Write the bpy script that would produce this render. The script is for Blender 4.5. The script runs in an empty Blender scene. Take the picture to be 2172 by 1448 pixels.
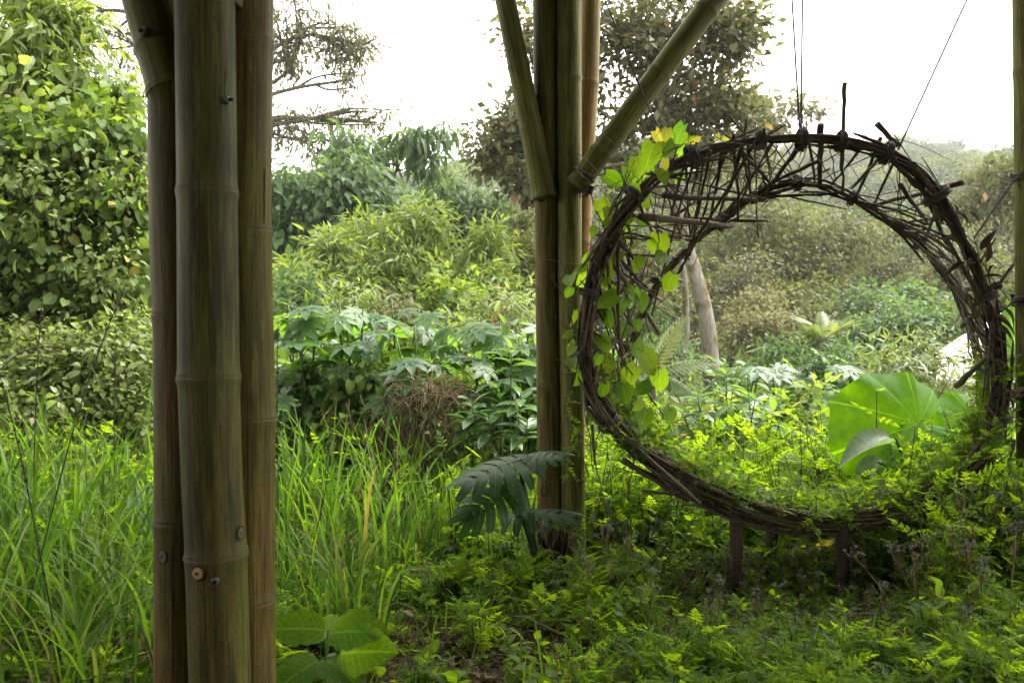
import bpy, math
import numpy as np
from mathutils import Matrix, Vector

rng = np.random.default_rng(11)
SC = bpy.context.scene
COL = SC.collection

# ------------------------------------------------------------------ camera
EYE = 1.35
FPX, CX, CY = 1690.0, 1086.0, 724.0          # focal length and centre in photo pixels
cam_data = bpy.data.cameras.new('camera')
cam = bpy.data.objects.new('camera', cam_data)
COL.objects.link(cam)
cam_data.sensor_width = 36.0
cam_data.lens = 36.0 * FPX / 2172.0
cam_data.clip_start = 0.05
cam_data.clip_end = 3000.0
cam.location = (0, 0, EYE)
cam.rotation_euler = (math.radians(90), 0, 0)
cam_data.dof.use_dof = True
cam_data.dof.focus_distance = 4.6
cam_data.dof.aperture_fstop = 5.0
SC.camera = cam

# ------------------------------------------------------------------ sky and sun (bright overcast)
SUN_EL, SUN_AZ = math.radians(60), math.radians(62)      # azimuth measured from +Y towards +X
world = bpy.data.worlds.new('World')
SC.world = world
world.use_nodes = True
wn, wl = world.node_tree.nodes, world.node_tree.links
wn.clear()
w_out = wn.new('ShaderNodeOutputWorld')
w_bg = wn.new('ShaderNodeBackground')
w_sky = wn.new('ShaderNodeTexSky')
w_sky.sky_type = 'NISHITA'
w_sky.sun_disc = False
w_sky.sun_elevation = SUN_EL
w_sky.sun_rotation = SUN_AZ
w_sky.dust_density = 4.0
w_sky.altitude = 1200
w_hs = wn.new('ShaderNodeHueSaturation')
w_hs.inputs['Saturation'].default_value = 0.0
w_bg.inputs['Strength'].default_value = 0.15
wl.new(w_sky.outputs[0], w_hs.inputs['Color'])
w_tint = wn.new('ShaderNodeMix'); w_tint.data_type = 'RGBA'; w_tint.blend_type = 'MULTIPLY'
w_tint.inputs[0].default_value = 1.0
w_tint.inputs[7].default_value = (1.0, 0.985, 0.94, 1)
wl.new(w_hs.outputs[0], w_tint.inputs[6])
wl.new(w_tint.outputs[2], w_bg.inputs['Color'])
wl.new(w_bg.outputs[0], w_out.inputs[0])

sun_data = bpy.data.lights.new('sun', 'SUN')
sun_data.energy = 1.2
sun_data.angle = math.radians(45)
sun_data.color = (1.0, 0.97, 0.90)
sun = bpy.data.objects.new('sun', sun_data)
COL.objects.link(sun)
sd = Vector((math.sin(SUN_AZ) * math.cos(SUN_EL), math.cos(SUN_AZ) * math.cos(SUN_EL), math.sin(SUN_EL)))
sun.rotation_euler = sd.to_track_quat('Z', 'Y').to_euler()

vs = SC.view_settings
vs.view_transform = 'Standard'
vs.look = 'None'
vs.exposure = 2.9
vs.gamma = 1.0
vs.use_curve_mapping = False
cy = SC.cycles
cy.max_bounces = 7
cy.diffuse_bounces = 4
cy.glossy_bounces = 2
cy.transmission_bounces = 5
cy.transparent_max_bounces = 4
cy.volume_bounces = 1
cy.sample_clamp_indirect = 6.0
cy.caustics_reflective = False
cy.caustics_refractive = False
cy.use_denoising = True
cy.use_adaptive_sampling = True
cy.adaptive_threshold = 0.015

# ------------------------------------------------------------------ helpers
def A(*v):
    return np.array(v, float)

def P(px, py, d):
    """a point at distance d metres that the photo shows at pixel (px, py)"""
    return A((px - CX) / FPX * d, d, EYE - (py - CY) / FPX * d)

def norm(v):
    return v / np.maximum(np.linalg.norm(v, axis=-1, keepdims=True), 1e-9)

def catmull(pts, n, closed=False):
    pts = np.asarray(pts, float)
    if closed:
        q = np.vstack([pts[-1:], pts, pts[:2]])
        segs = len(pts)
    else:
        q = np.vstack([2 * pts[:1] - pts[1:2], pts, 2 * pts[-1:] - pts[-2:-1]])
        segs = len(pts) - 1
    t = np.linspace(0, segs, n, endpoint=not closed)
    i = np.minimum(t.astype(int), segs - 1)
    f = (t - i)[:, None]
    p0, p1, p2, p3 = q[i], q[i + 1], q[i + 2], q[i + 3]
    return 0.5 * (2 * p1 + (p2 - p0) * f + (2 * p0 - 5 * p1 + 4 * p2 - p3) * f ** 2 + (3 * p1 - p0 - 3 * p2 + p3) * f ** 3)

class MB:
    """collects geometry, then builds one mesh; 'lf' = (random, along, across) per vertex"""
    def __init__(self):
        self.V, self.L, self.T, self.A, self.n = [], [], [], [], 0

    def add(self, V, F, lf=None):
        V = np.asarray(V, float).reshape(-1, 3)
        F = np.asarray(F, int)
        self.V.append(V)
        self.L.append((F + self.n).ravel())
        self.T.append(np.full(len(F), F.shape[1]))
        self.A.append(np.zeros((len(V), 3)) if lf is None else np.asarray(lf, float))
        self.n += len(V)

    def tube(self, pts, radii, segs=6, rnd=None, cap=True):
        pts = np.asarray(pts, float)
        n = len(pts)
        radii = np.broadcast_to(np.asarray(radii, float), (n,))
        tan = norm(np.gradient(pts, axis=0))
        up = A(0, 1, 0) if abs(tan[0][1]) < 0.8 else A(1, 0, 0)
        s = norm(np.cross(tan, up))
        b = np.cross(tan, s)
        a = np.linspace(0, 2 * math.pi, segs, endpoint=False)
        ring = s[:, None, :] * np.cos(a)[None, :, None] + b[:, None, :] * np.sin(a)[None, :, None]
        V = pts[:, None, :] + ring * radii[:, None, None]
        u = np.concatenate([[0], np.cumsum(np.linalg.norm(np.diff(pts, axis=0), axis=1))])
        r = rng.random() if rnd is None else rnd
        lf = np.zeros((n, segs, 3))
        lf[..., 0] = r
        lf[..., 1] = u[:, None]
        lf[..., 2] = np.abs(a / math.pi - 1)[None, :]
        i = np.arange(n - 1)[:, None] * segs
        j = np.arange(segs)[None, :]
        k = (j + 1) % segs
        F = np.stack([i + j, i + k, i + segs + k, i + segs + j], -1).reshape(-1, 4)
        self.add(V, F, lf.reshape(-1, 3))
        if cap:
            base = self.n - n * segs
            for row, rev in ((0, True), (n - 1, False)):
                f = base + row * segs + np.arange(segs)
                self.L.append(f[::-1] if rev else f)
                self.T.append(np.array([segs]))

    def leaves(self, tpl, pos, d, nrm, size, rnd=None, width=1.0):
        pos = np.asarray(pos, float).reshape(-1, 3)
        N = len(pos)
        if N == 0:
            return
        d = norm(np.broadcast_to(d, (N, 3)))
        nrm = np.broadcast_to(nrm, (N, 3))
        side = norm(np.cross(d, nrm))
        nn = np.cross(side, d)
        tv, tf, tuv = tpl
        size = np.broadcast_to(size, (N,))
        V = pos[:, None, :] + size[:, None, None] * (tv[None, :, 0:1] * side[:, None] * width + tv[None, :, 1:2] * d[:, None] + tv[None, :, 2:3] * nn[:, None])
        k = len(tv)
        F = (tf[None] + (np.arange(N) * k)[:, None, None]).reshape(-1, tf.shape[1])
        lf = np.zeros((N, k, 3))
        lf[..., 0] = (rng.random(N) if rnd is None else np.broadcast_to(rnd, (N,)))[:, None]
        lf[..., 1] = tuv[None, :, 0]
        lf[..., 2] = tuv[None, :, 1]
        self.add(V, F, lf.reshape(-1, 3))

    def mesh(self, name, smooth=True):
        me = bpy.data.meshes.new(name)
        V = np.vstack(self.V)
        L = np.concatenate(self.L)
        T = np.concatenate(self.T)
        me.vertices.add(len(V))
        me.vertices.foreach_set('co', V.astype(np.float32).ravel())
        me.loops.add(len(L))
        me.loops.foreach_set('vertex_index', L.astype(np.int32))
        me.polygons.add(len(T))
        st = np.concatenate([[0], np.cumsum(T)[:-1]])
        me.polygons.foreach_set('loop_start', st.astype(np.int32))
        me.polygons.foreach_set('use_smooth', np.full(len(T), smooth))
        at = me.attributes.new('lf', 'FLOAT_VECTOR', 'POINT')
        at.data.foreach_set('vector', np.vstack(self.A).astype(np.float32).ravel())
        me.update(calc_edges=True)
        return me

    def build(self, name, mat, parent=None, smooth=True):
        return link(name, self.mesh(name, smooth), mat, parent)

def link(name, me, mat=None, parent=None):
    o = bpy.data.objects.new(name, me)
    COL.objects.link(o)
    if mat is not None and not me.materials:
        me.materials.append(mat)
    if parent is not None:
        adopt(o, parent)
    return o

def adopt(o, parent):
    o.parent = parent
    if parent.type == 'EMPTY':
        o.matrix_parent_inverse = Matrix.Translation(-Vector(parent.location))

def tag(o, label, cat=None, group=None, kind=None):
    if label:
        o['label'] = label
    if cat:
        o['category'] = cat
    if group:
        o['group'] = group
    if kind:
        o['kind'] = kind
    return o

def thing(name, loc, label, cat, group=None):
    o = bpy.data.objects.new(name, None)
    COL.objects.link(o)
    o.empty_display_size = 0.1
    o.location = loc
    return tag(o, label, cat, group)

def leaf_obj(name, me, parent, pos, d, nrm, size):
    d = norm(np.asarray(d, float))
    s = norm(np.cross(d, nrm))
    n = np.cross(s, d)
    o = bpy.data.objects.new(name, me)
    COL.objects.link(o)
    m = Matrix(((s[0] * size, d[0] * size, n[0] * size, pos[0]),
                (s[1] * size, d[1] * size, n[1] * size, pos[1]),
                (s[2] * size, d[2] * size, n[2] * size, pos[2]),
                (0, 0, 0, 1)))
    o.matrix_basis = m
    adopt(o, parent)
    return o

# ------------------------------------------------------------------ leaf templates (x across, y along, z up)
def strip(wf, n, fold=0.25, curl=0.25, wave=0.0):
    t = np.linspace(0, 1, n + 1)
    w = np.array([wf(a) for a in t])
    V, UV = [], []
    for a, b in zip(t, w):
        for c in (-1, 0, 1):
            V.append((c * b, a, fold * abs(c) * b - curl * a * a + wave * math.sin(a * 9 + c) * abs(c)))
            UV.append((a, c))
    F = []
    for i in range(n):
        for c in range(2):
            q = i * 3 + c
            F.append((q, q + 1, q + 4, q + 3))
    return np.array(V), np.array(F), np.array(UV, float)

def join(parts):
    V, F, U, n = [], [], [], 0
    for v, f, u in parts:
        V.append(v); F.append(f + n); U.append(u); n += len(v)
    return np.vstack(V), np.vstack(F), np.vstack(U)

def turn(tpl, ang, sc=1.0, off=(0, 0, 0), tilt=0.0):
    v, f, u = tpl
    c, s = math.cos(ang), math.sin(ang)
    w = v.copy() * sc
    if tilt:
        ct, st = math.cos(tilt), math.sin(tilt)
        w = np.stack([w[:, 0], w[:, 1] * ct - w[:, 2] * st, w[:, 1] * st + w[:, 2] * ct], 1)
    w = np.stack([w[:, 0] * c + w[:, 1] * s, -w[:, 0] * s + w[:, 1] * c, w[:, 2]], 1) + np.asarray(off)
    return w, f, u

oval_w = lambda t: 0.30 * math.sin(math.pi * min(1, t ** 0.8 + 0.02)) + 0.005
lance_w = lambda t: 0.115 * math.sin(math.pi * min(1, t ** 0.75 + 0.03)) + 0.004
T_OVAL = strip(oval_w, 5, 0.3, 0.22)
T_OVAL_LO = strip(oval_w, 2, 0.3, 0.2)
T_LANCE = strip(lance_w, 5, 0.35, 0.35)
T_LANCE_LO = strip(lambda t: lance_w(t) * 1.15, 2, 0.3, 0.3)
T_OBLONG = strip(lambda t: 0.19 * math.sin(math.pi * min(1, t ** 1.15 + 0.02)) ** 0.8 + 0.008, 6, 0.3, 0.3)
def heart_w(t):
    return 0.46 * (math.sin(math.pi * min(1.0, 0.13 + 0.87 * t)) ** 0.75) * (1 - 0.35 * t) + 0.004
T_HEART = strip(heart_w, 6, 0.22, 0.25, 0.012)
# pull the two basal corners back for the notch of the heart
_v = T_HEART[0]
for _i in (0, 2):
    _v[_i, 1] -= 0.14
for _i in (3, 5):
    _v[_i, 1] -= 0.05
T_QUAD = (np.array([(0, 0, 0), (0.27, 0.5, 0.05), (0, 1.0, -0.12), (-0.27, 0.5, 0.05)], float), np.array([(0, 1, 2, 3)]), np.array([(0, 0), (.5, 1), (1, 0), (.5, -1)], float))
T_NARROW = (T_QUAD[0] * A(0.45, 1, 1), T_QUAD[1], T_QUAD[2])

def palmate(lobes=8, spread=2.55):
    lobe = strip(lambda t: 0.18 * math.sin(math.pi * min(1, 0.16 + 0.84 * t)) ** 0.8 + 0.003, 4, 0.22, 0.20)
    out = []
    for i, a in enumerate(np.linspace(-spread, spread, lobes)):
        out.append(turn(lobe, a, 0.40 + 0.22 * math.cos(a / 1.5), (0, 0, 0.001 * i)))
    return join(out)
T_PALM = palmate()

def pinnate(pairs=4, lob=3):
    dia = (np.array([(0, 0, 0), (0.15, 0.45, 0.04), (0, 1.0, -0.05), (-0.15, 0.45, 0.04)], float), T_QUAD[1], T_QUAD[2])
    sub = [turn(dia, 0, 1.0), turn(dia, 0.75, 0.45, (0, 0.16, 0)), turn(dia, -0.75, 0.45, (0, 0.16, 0))][:lob]
    lf = join(sub)
    out = []
    for i in range(pairs):
        t = 0.22 + 0.56 * i / max(pairs - 1, 1)
        sc = 0.33 * (1 - 0.5 * abs(t - 0.34) / 0.5)
        for sgn in (-1, 1):
            out.append(turn(lf, sgn * (1.12 - 0.35 * t), sc, (0, t, -0.18 * t * t), -0.12))
    out.append(turn(lf, 0, 0.42, (0, 0.74, -0.11), -0.2))
    rachis = strip(lambda t: 0.012, 3, 0, 0.18)
    return join(out + [rachis])
T_FERNY = pinnate(3, 3)
T_FERNY5 = pinnate(4, 3)

def frond(pairs=14):
    lf = strip(lambda t: 0.13 * math.sin(math.pi * min(1, t ** .7 + .05)) + .004, 2, 0.2, 0.3)
    out = []
    for i in range(pairs):
        t = 0.12 + 0.86 * i / (pairs - 1)
        sc = 0.30 * math.sin(math.pi * (0.18 + 0.74 * t)) ** 0.8
        for sgn in (-1, 1):
            out.append(turn(lf, sgn * (1.25 - 0.55 * t), sc, (0, t, -0.42 * t * t), -0.25))
    out.append(strip(lambda t: 0.010, 5, 0, 0.42))
    return join(out)
T_FROND = frond()

# ------------------------------------------------------------------ materials
def new_mat(name):
    m = bpy.data.materials.new(name)
    m.use_nodes = True
    nt = m.node_tree
    nt.nodes.clear()
    out = nt.nodes.new('ShaderNodeOutputMaterial')
    return m, nt.nodes, nt.links, out

def math_node(N, L, op, a, b=None, c=None):
    n = N.new('ShaderNodeMath')
    n.operation = op
    for i, v in enumerate((a, b, c)):
        if v is None:
            continue
        if isinstance(v, (int, float)):
            n.inputs[i].default_value = v
        else:
            L.new(v, n.inputs[i])
    return n.outputs[0]

def ramp(N, L, fac, stops):
    r = N.new('ShaderNodeValToRGB')
    el = r.color_ramp.elements
    while len(el) < len(stops):
        el.new(0.5)
    for e, (p, c) in zip(el, stops):
        e.position = p
        e.color = (*c, 1)
    L.new(fac, r.inputs[0])
    return r.outputs[0]

def mix(N, L, fac, a, b, mode='MIX'):
    m = N.new('ShaderNodeMix')
    m.data_type = 'RGBA'
    m.blend_type = mode
    for sock, v in ((m.inputs[0], fac), (m.inputs[6], a), (m.inputs[7], b)):
        if isinstance(v, (int, float)):
            sock.default_value = v
        elif isinstance(v, tuple):
            sock.default_value = (*v, 1)
        else:
            L.new(v, sock)
    return m.outputs[2]

def leaf_mat(name, cols, trans=(0.20, 0.30, 0.03), tfac=0.40, rough=0.42, spec=0.5, odd=None, vein=0.35, sveins=0.0):
    m, N, L, out = new_mat(name)
    at = N.new('ShaderNodeAttribute'); at.attribute_name = 'lf'
    oi = N.new('ShaderNodeObjectInfo')
    sx = N.new('ShaderNodeSeparateXYZ'); L.new(at.outputs['Vector'], sx.inputs[0])
    r = math_node(N, L, 'FRACT', math_node(N, L, 'ADD', sx.outputs[0], oi.outputs['Random']))
    n = len(cols)
    stops = [(0.97 * i / max(n - 1, 1), c) for i, c in enumerate(cols)]
    if odd:
        stops += [(0.988, odd)]
    col = ramp(N, L, r, stops)
    tx = N.new('ShaderNodeTexCoord')
    nz = N.new('ShaderNodeTexNoise'); nz.inputs['Scale'].default_value = 14; nz.inputs['Detail'].default_value = 4
    L.new(tx.outputs['Object'], nz.inputs['Vector'])
    v = math_node(N, L, 'MULTIPLY_ADD', nz.outputs[0], 0.9, 0.55)
    hs = N.new('ShaderNodeHueSaturation')
    L.new(col, hs.inputs['Color']); L.new(v, hs.inputs['Value'])
    c1 = hs.outputs[0]
    if vein:
        av = math_node(N, L, 'ABSOLUTE', sx.outputs[2])
        line = math_node(N, L, 'LESS_THAN', av, 0.07)
        if sveins:
            # side veins leaving the midrib at an angle
            k = math_node(N, L, 'SUBTRACT', math_node(N, L, 'MULTIPLY', sx.outputs[1], 9.0), math_node(N, L, 'MULTIPLY', av, 2.2))
            sv = math_node(N, L, 'LESS_THAN', math_node(N, L, 'FRACT', k), 0.11)
            line = math_node(N, L, 'MAXIMUM', line, math_node(N, L, 'MULTIPLY', sv, sveins))
        c1 = mix(N, L, math_node(N, L, 'MULTIPLY', line, vein), c1, tuple(min(1, 2.0 * x + 0.03) for x in cols[len(cols) // 2]))
    pb = N.new('ShaderNodeBsdfPrincipled')
    L.new(c1, pb.inputs['Base Color'])
    pb.inputs['Roughness'].default_value = rough
    pb.inputs['Specular IOR Level'].default_value = spec
    tr = N.new('ShaderNodeBsdfTranslucent')
    tc = mix(N, L, 1.0, c1, tuple(x / max(0.02, y) for x, y in zip(trans, cols[len(cols) // 2])), 'MULTIPLY')
    L.new(tc, tr.inputs[0])
    ms = N.new('ShaderNodeMixShader'); ms.inputs[0].default_value = tfac
    L.new(pb.outputs[0], ms.inputs[1]); L.new(tr.outputs[0], ms.inputs[2])
    L.new(ms.outputs[0], out.inputs[0])
    return m

def bark_mat(name, c0, c1, scale=(30, 30, 5), rough=0.9, bump=0.4, moss=None):
    m, N, L, out = new_mat(name)
    tx = N.new('ShaderNodeTexCoord')
    mp = N.new('ShaderNodeMapping'); mp.inputs['Scale'].default_value = scale
    L.new(tx.outputs['Object'], mp.inputs[0])
    nz = N.new('ShaderNodeTexNoise'); nz.inputs['Scale'].default_value = 1; nz.inputs['Detail'].default_value = 6; nz.inputs['Roughness'].default_value = 0.65
    L.new(mp.outputs[0], nz.inputs['Vector'])
    at = N.new('ShaderNodeAttribute'); at.attribute_name = 'lf'
    sx = N.new('ShaderNodeSeparateXYZ'); L.new(at.outputs['Vector'], sx.inputs[0])
    f = math_node(N, L, 'MULTIPLY_ADD', sx.outputs[0], 0.45, math_node(N, L, 'MULTIPLY_ADD', nz.outputs[0], 1.6, -0.55))
    col = ramp(N, L, f, [(0.0, c0), (1.0, c1)])
    if moss:
        n2 = N.new('ShaderNodeTexNoise'); n2.inputs['Scale'].default_value = 3.2; n2.inputs['Detail'].default_value = 5
        L.new(tx.outputs['Object'], n2.inputs['Vector'])
        col = mix(N, L, ramp(N, L, n2.outputs[0], [(0.52, (0, 0, 0)), (0.60, (1, 1, 1))]), col, moss)
    pb = N.new('ShaderNodeBsdfPrincipled')
    L.new(col, pb.inputs['Base Color'])
    pb.inputs['Roughness'].default_value = rough
    pb.inputs['Specular IOR Level'].default_value = 0.25
    bp = N.new('ShaderNodeBump'); bp.inputs['Strength'].default_value = bump; bp.inputs['Distance'].default_value = 0.01
    L.new(nz.outputs[0], bp.inputs['Height']); L.new(bp.outputs[0], pb.inputs['Normal'])
    L.new(pb.outputs[0], out.inputs[0])
    return m

def plain_mat(name, c, rough=0.6, metal=0.0, var=0.25, scale=40):
    m, N, L, out = new_mat(name)
    tx = N.new('ShaderNodeTexCoord')
    nz = N.new('ShaderNodeTexNoise'); nz.inputs['Scale'].default_value = scale; nz.inputs['Detail'].default_value = 4
    L.new(tx.outputs['Object'], nz.inputs['Vector'])
    col = ramp(N, L, nz.outputs[0], [(0.3, tuple(x * (1 - var) for x in c)), (0.7, tuple(min(1, x * (1 + var)) for x in c))])
    pb = N.new('ShaderNodeBsdfPrincipled')
    L.new(col, pb.inputs['Base Color'])
    pb.inputs['Roughness'].default_value = rough
    pb.inputs['Metallic'].default_value = metal
    L.new(pb.outputs[0], out.inputs[0])
    return m

def bamboo_mat(name, green, tan, red, tan_amt=0.5, mould=0.5):
    """lf = (nearness to a node, metres along, across)"""
    m, N, L, out = new_mat(name)
    at = N.new('ShaderNodeAttribute'); at.attribute_name = 'lf'
    oi = N.new('ShaderNodeObjectInfo')
    sx = N.new('ShaderNodeSeparateXYZ'); L.new(at.outputs['Vector'], sx.inputs[0])
    def coords(su, sv, seed):
        cb = N.new('ShaderNodeCombineXYZ')
        L.new(math_node(N, L, 'MULTIPLY', sx.outputs[1], su), cb.inputs[0])
        L.new(math_node(N, L, 'MULTIPLY', sx.outputs[2], sv), cb.inputs[1])
        L.new(math_node(N, L, 'MULTIPLY_ADD', oi.outputs['Random'], 40.0, seed), cb.inputs[2])
        return cb.outputs[0]
    def noise(vec, det=4, ro=0.55):
        nz = N.new('ShaderNodeTexNoise'); nz.inputs['Scale'].default_value = 1
        nz.inputs['Detail'].default_value = det; nz.inputs['Roughness'].default_value = ro
        L.new(vec, nz.inputs['Vector'])
        return nz.outputs[0]
    big = noise(coords(1.3, 1.6, 0), 3)
    mid = noise(coords(4.0, 9.0, 5), 5, 0.6)
    fib = noise(coords(2.2, 95.0, 9), 3, 0.6)
    spk = noise(coords(60.0, 40.0, 3), 3, 0.7)
    base = mix(N, L, ramp(N, L, big, [(0.60 - tan_amt * 0.30, (0, 0, 0)), (0.70 - tan_amt * 0.30, (1, 1, 1))]), green, tan)
    base = mix(N, L, math_node(N, L, 'MULTIPLY', ramp(N, L, mid, [(0.50, (0, 0, 0)), (0.62, (1, 1, 1))]), 0.7), base, red)
    base = mix(N, L, 0.9, base, ramp(N, L, fib, [(0.36, (0.35, 0.33, 0.3)), (0.52, (0.95, 0.95, 0.95)), (0.66, (1.35, 1.32, 1.2))]), 'MULTIPLY')
    stain = noise(coords(2.6, 5.5, 21), 7, 0.72)
    base = mix(N, L, math_node(N, L, 'MULTIPLY', ramp(N, L, stain, [(0.47, (0, 0, 0)), (0.58, (1, 1, 1))]), mould), base, (0.020, 0.019, 0.009))
    pale = noise(coords(4.2, 14.0, 33), 8, 0.75)
    base = mix(N, L, math_node(N, L, 'MULTIPLY', ramp(N, L, pale, [(0.52, (0, 0, 0)), (0.62, (1, 1, 1))]), 0.5), base, tuple(min(1, 1.9 * x + .012) for x in green))
    base = mix(N, L, ramp(N, L, spk, [(0.33, (0.8, 0.8, 0.8)), (0.38, (0, 0, 0))]), base, (0.012, 0.011, 0.007))
    base = mix(N, L, math_node(N, L, 'MULTIPLY', sx.outputs[0], 0.30), base, (0.15, 0.12, 0.055))
    base = mix(N, L, ramp(N, L, sx.outputs[0], [(0.86, (0, 0, 0)), (0.95, (0.45, 0.45, 0.45))]), base, (0.02, 0.016, 0.008))
    pb = N.new('ShaderNodeBsdfPrincipled')
    L.new(base, pb.inputs['Base Color'])
    L.new(math_node(N, L, 'MULTIPLY_ADD', fib, 0.3, 0.42), pb.inputs['Roughness'])
    pb.inputs['Specular IOR Level'].default_value = 0.14
    bp = N.new('ShaderNodeBump'); bp.inputs['Strength'].default_value = 0.35; bp.inputs['Distance'].default_value = 0.004
    L.new(math_node(N, L, 'ADD', fib, mid), bp.inputs['Height']); L.new(bp.outputs[0], pb.inputs['Normal'])
    L.new(pb.outputs[0], out.inputs[0])
    return m

M = {}
M['vine'] = leaf_mat('vine_leaf', [(0.040, 0.080, 0.012), (0.070, 0.130, 0.016), (0.110, 0.175, 0.025), (0.14, 0.19, 0.055)], (0.32, 0.44, 0.035), 0.48, 0.50, 0.28, odd=(0.16, 0.14, 0.05))
M['paleleaf'] = leaf_mat('pale_shrub_leaf', [(0.075, 0.105, 0.022), (0.12, 0.155, 0.035), (0.16, 0.19, 0.065)], (0.30, 0.40, 0.07), 0.42, 0.45, 0.4, odd=(0.2, 0.15, 0.06))
M['willow'] = leaf_mat('narrow_leaf', [(0.060, 0.095, 0.016), (0.100, 0.155, 0.022), (0.14, 0.19, 0.035)], (0.28, 0.38, 0.04), 0.42, 0.45)
M['dusky'] = leaf_mat('dusky_leaf', [(0.052, 0.058, 0.020), (0.080, 0.084, 0.032), (0.115, 0.11, 0.05)], (0.19, 0.20, 0.05), 0.34, 0.55, 0.15, odd=(0.16, 0.10, 0.04))
M['oak'] = leaf_mat('olive_leaf', [(0.035, 0.042, 0.015), (0.06, 0.068, 0.024), (0.098, 0.10, 0.042)], (0.17, 0.18, 0.045), 0.33, 0.5, 0.25, odd=(0.14, 0.08, 0.03))
M['mid'] = leaf_mat('mid_green_leaf', [(0.028, 0.058, 0.020), (0.045, 0.085, 0.026), (0.07, 0.115, 0.036)], (0.14, 0.24, 0.05), 0.38, 0.5, 0.25)
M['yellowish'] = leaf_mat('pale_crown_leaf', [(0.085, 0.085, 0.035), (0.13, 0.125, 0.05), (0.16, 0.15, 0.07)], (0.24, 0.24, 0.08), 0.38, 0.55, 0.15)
M['airy'] = leaf_mat('airy_leaf', [(0.050, 0.062, 0.020), (0.080, 0.094, 0.030), (0.115, 0.128, 0.048), (0.13, 0.122, 0.048)], (0.19, 0.23, 0.045), 0.34, 0.55, 0.15, odd=(0.20, 0.12, 0.04))
M['castor'] = leaf_mat('castor_leaf', [(0.030, 0.075, 0.022), (0.045, 0.10, 0.030), (0.07, 0.13, 0.035)], (0.22, 0.42, 0.03), 0.42, 0.38, 0.42, vein=0.45, sveins=0.5)
M['whorl'] = leaf_mat('whorled_leaf', [(0.030, 0.080, 0.018), (0.05, 0.115, 0.026), (0.075, 0.145, 0.035)], (0.20, 0.36, 0.04), 0.36, 0.30, 0.65, vein=0.6)
M['herb'] = leaf_mat('herb_leaf', [(0.052, 0.112, 0.007), (0.078, 0.150, 0.009), (0.115, 0.190, 0.012)], (0.34, 0.53, 0.02), 0.52, 0.6, 0.12, vein=0.15)
M['herb_dull'] = leaf_mat('dull_herb_leaf', [(0.030, 0.078, 0.010), (0.050, 0.108, 0.012), (0.080, 0.135, 0.020)], (0.20, 0.38, 0.025), 0.46, 0.55, 0.2, odd=(0.10, 0.075, 0.03), vein=0.15)
M['weed'] = leaf_mat('weed_leaf', [(0.040, 0.090, 0.008), (0.065, 0.125, 0.010), (0.095, 0.16, 0.012)], (0.28, 0.44, 0.015), 0.5, 0.5, 0.22, odd=(0.12, 0.10, 0.04))
M['grass'] = leaf_mat('grass_blade', [(0.024, 0.062, 0.008), (0.048, 0.105, 0.010), (0.080, 0.150, 0.014), (0.10, 0.165, 0.02)], (0.19, 0.36, 0.02), 0.42, 0.48, 0.25, odd=(0.15, 0.12, 0.045), vein=0.25)
M['monstera'] = leaf_mat('monstera_leaf', [(0.016, 0.045, 0.012), (0.026, 0.062, 0.015)], (0.07, 0.20, 0.02), 0.34, 0.45, 0.25, vein=0.5)
M['ringvine'] = leaf_mat('ring_vine_leaf', [(0.050, 0.110, 0.010), (0.085, 0.150, 0.012), (0.12, 0.175, 0.016)], (0.26, 0.45, 0.015), 0.55, 0.45, 0.4, vein=0.3, sveins=0.6)
M['yellowleaf'] = leaf_mat('yellowing_leaf', [(0.15, 0.15, 0.018), (0.20, 0.17, 0.022)], (0.42, 0.38, 0.03), 0.55, 0.5, 0.3, vein=0.3, sveins=0.5)
M['seedling'] = leaf_mat('seedling_leaf', [(0.070, 0.150, 0.008), (0.090, 0.185, 0.010)], (0.36, 0.60, 0.015), 0.58, 0.6, 0.15, vein=0.35, sveins=0.8)
M['ear'] = leaf_mat('elephant_ear_leaf', [(0.060, 0.150, 0.006), (0.080, 0.175, 0.008)], (0.28, 0.52, 0.008), 0.62, 0.5, 0.15, vein=0.6, sveins=0.0)
M['earback'] = leaf_mat('curled_leaf', [(0.20, 0.25, 0.16), (0.25, 0.30, 0.20)], (0.3, 0.42, 0.16), 0.4, 0.35, 0.6, vein=0.3, sveins=0.6)
M['dryleaf'] = leaf_mat('dry_leaf', [(0.030, 0.018, 0.010), (0.055, 0.034, 0.018), (0.085, 0.055, 0.030)], (0.08, 0.05, 0.02), 0.15, 0.7, 0.2)
M['palmf'] = leaf_mat('frond_leaf', [(0.06, 0.10, 0.03), (0.10, 0.14, 0.05), (0.15, 0.17, 0.08)], (0.24, 0.30, 0.06), 0.36, 0.45, 0.35)
M['far'] = leaf_mat('hillside_leaf', [(0.030, 0.050, 0.018), (0.050, 0.070, 0.026), (0.075, 0.088, 0.038), (0.095, 0.095, 0.05)], (0.12, 0.16, 0.05), 0.25, 0.6, 0.3, vein=0)
M['dryflower'] = leaf_mat('dry_flower', [(0.14, 0.13, 0.11), (0.22, 0.21, 0.19)], (0.2, 0.2, 0.18), 0.3, 0.8, 0.1, vein=0)
M['bark'] = bark_mat('bark', (0.030, 0.022, 0.014), (0.14, 0.11, 0.075), moss=(0.05, 0.06, 0.02))
M['palebark'] = bark_mat('pale_bark', (0.055, 0.046, 0.036), (0.30, 0.265, 0.215), (22, 22, 6), moss=(0.10, 0.075, 0.03))
M['twig'] = bark_mat('twig', (0.020, 0.014, 0.009), (0.105, 0.078, 0.050), (60, 60, 60))
M['greenstem'] = bark_mat('green_stem', (0.025, 0.05, 0.012), (0.08, 0.12, 0.03), (60, 60, 60), 0.5, 0.1)
M['darkstem'] = bark_mat('dark_stem', (0.010, 0.018, 0.008), (0.035, 0.05, 0.018), (60, 60, 60), 0.45, 0.1)
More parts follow.
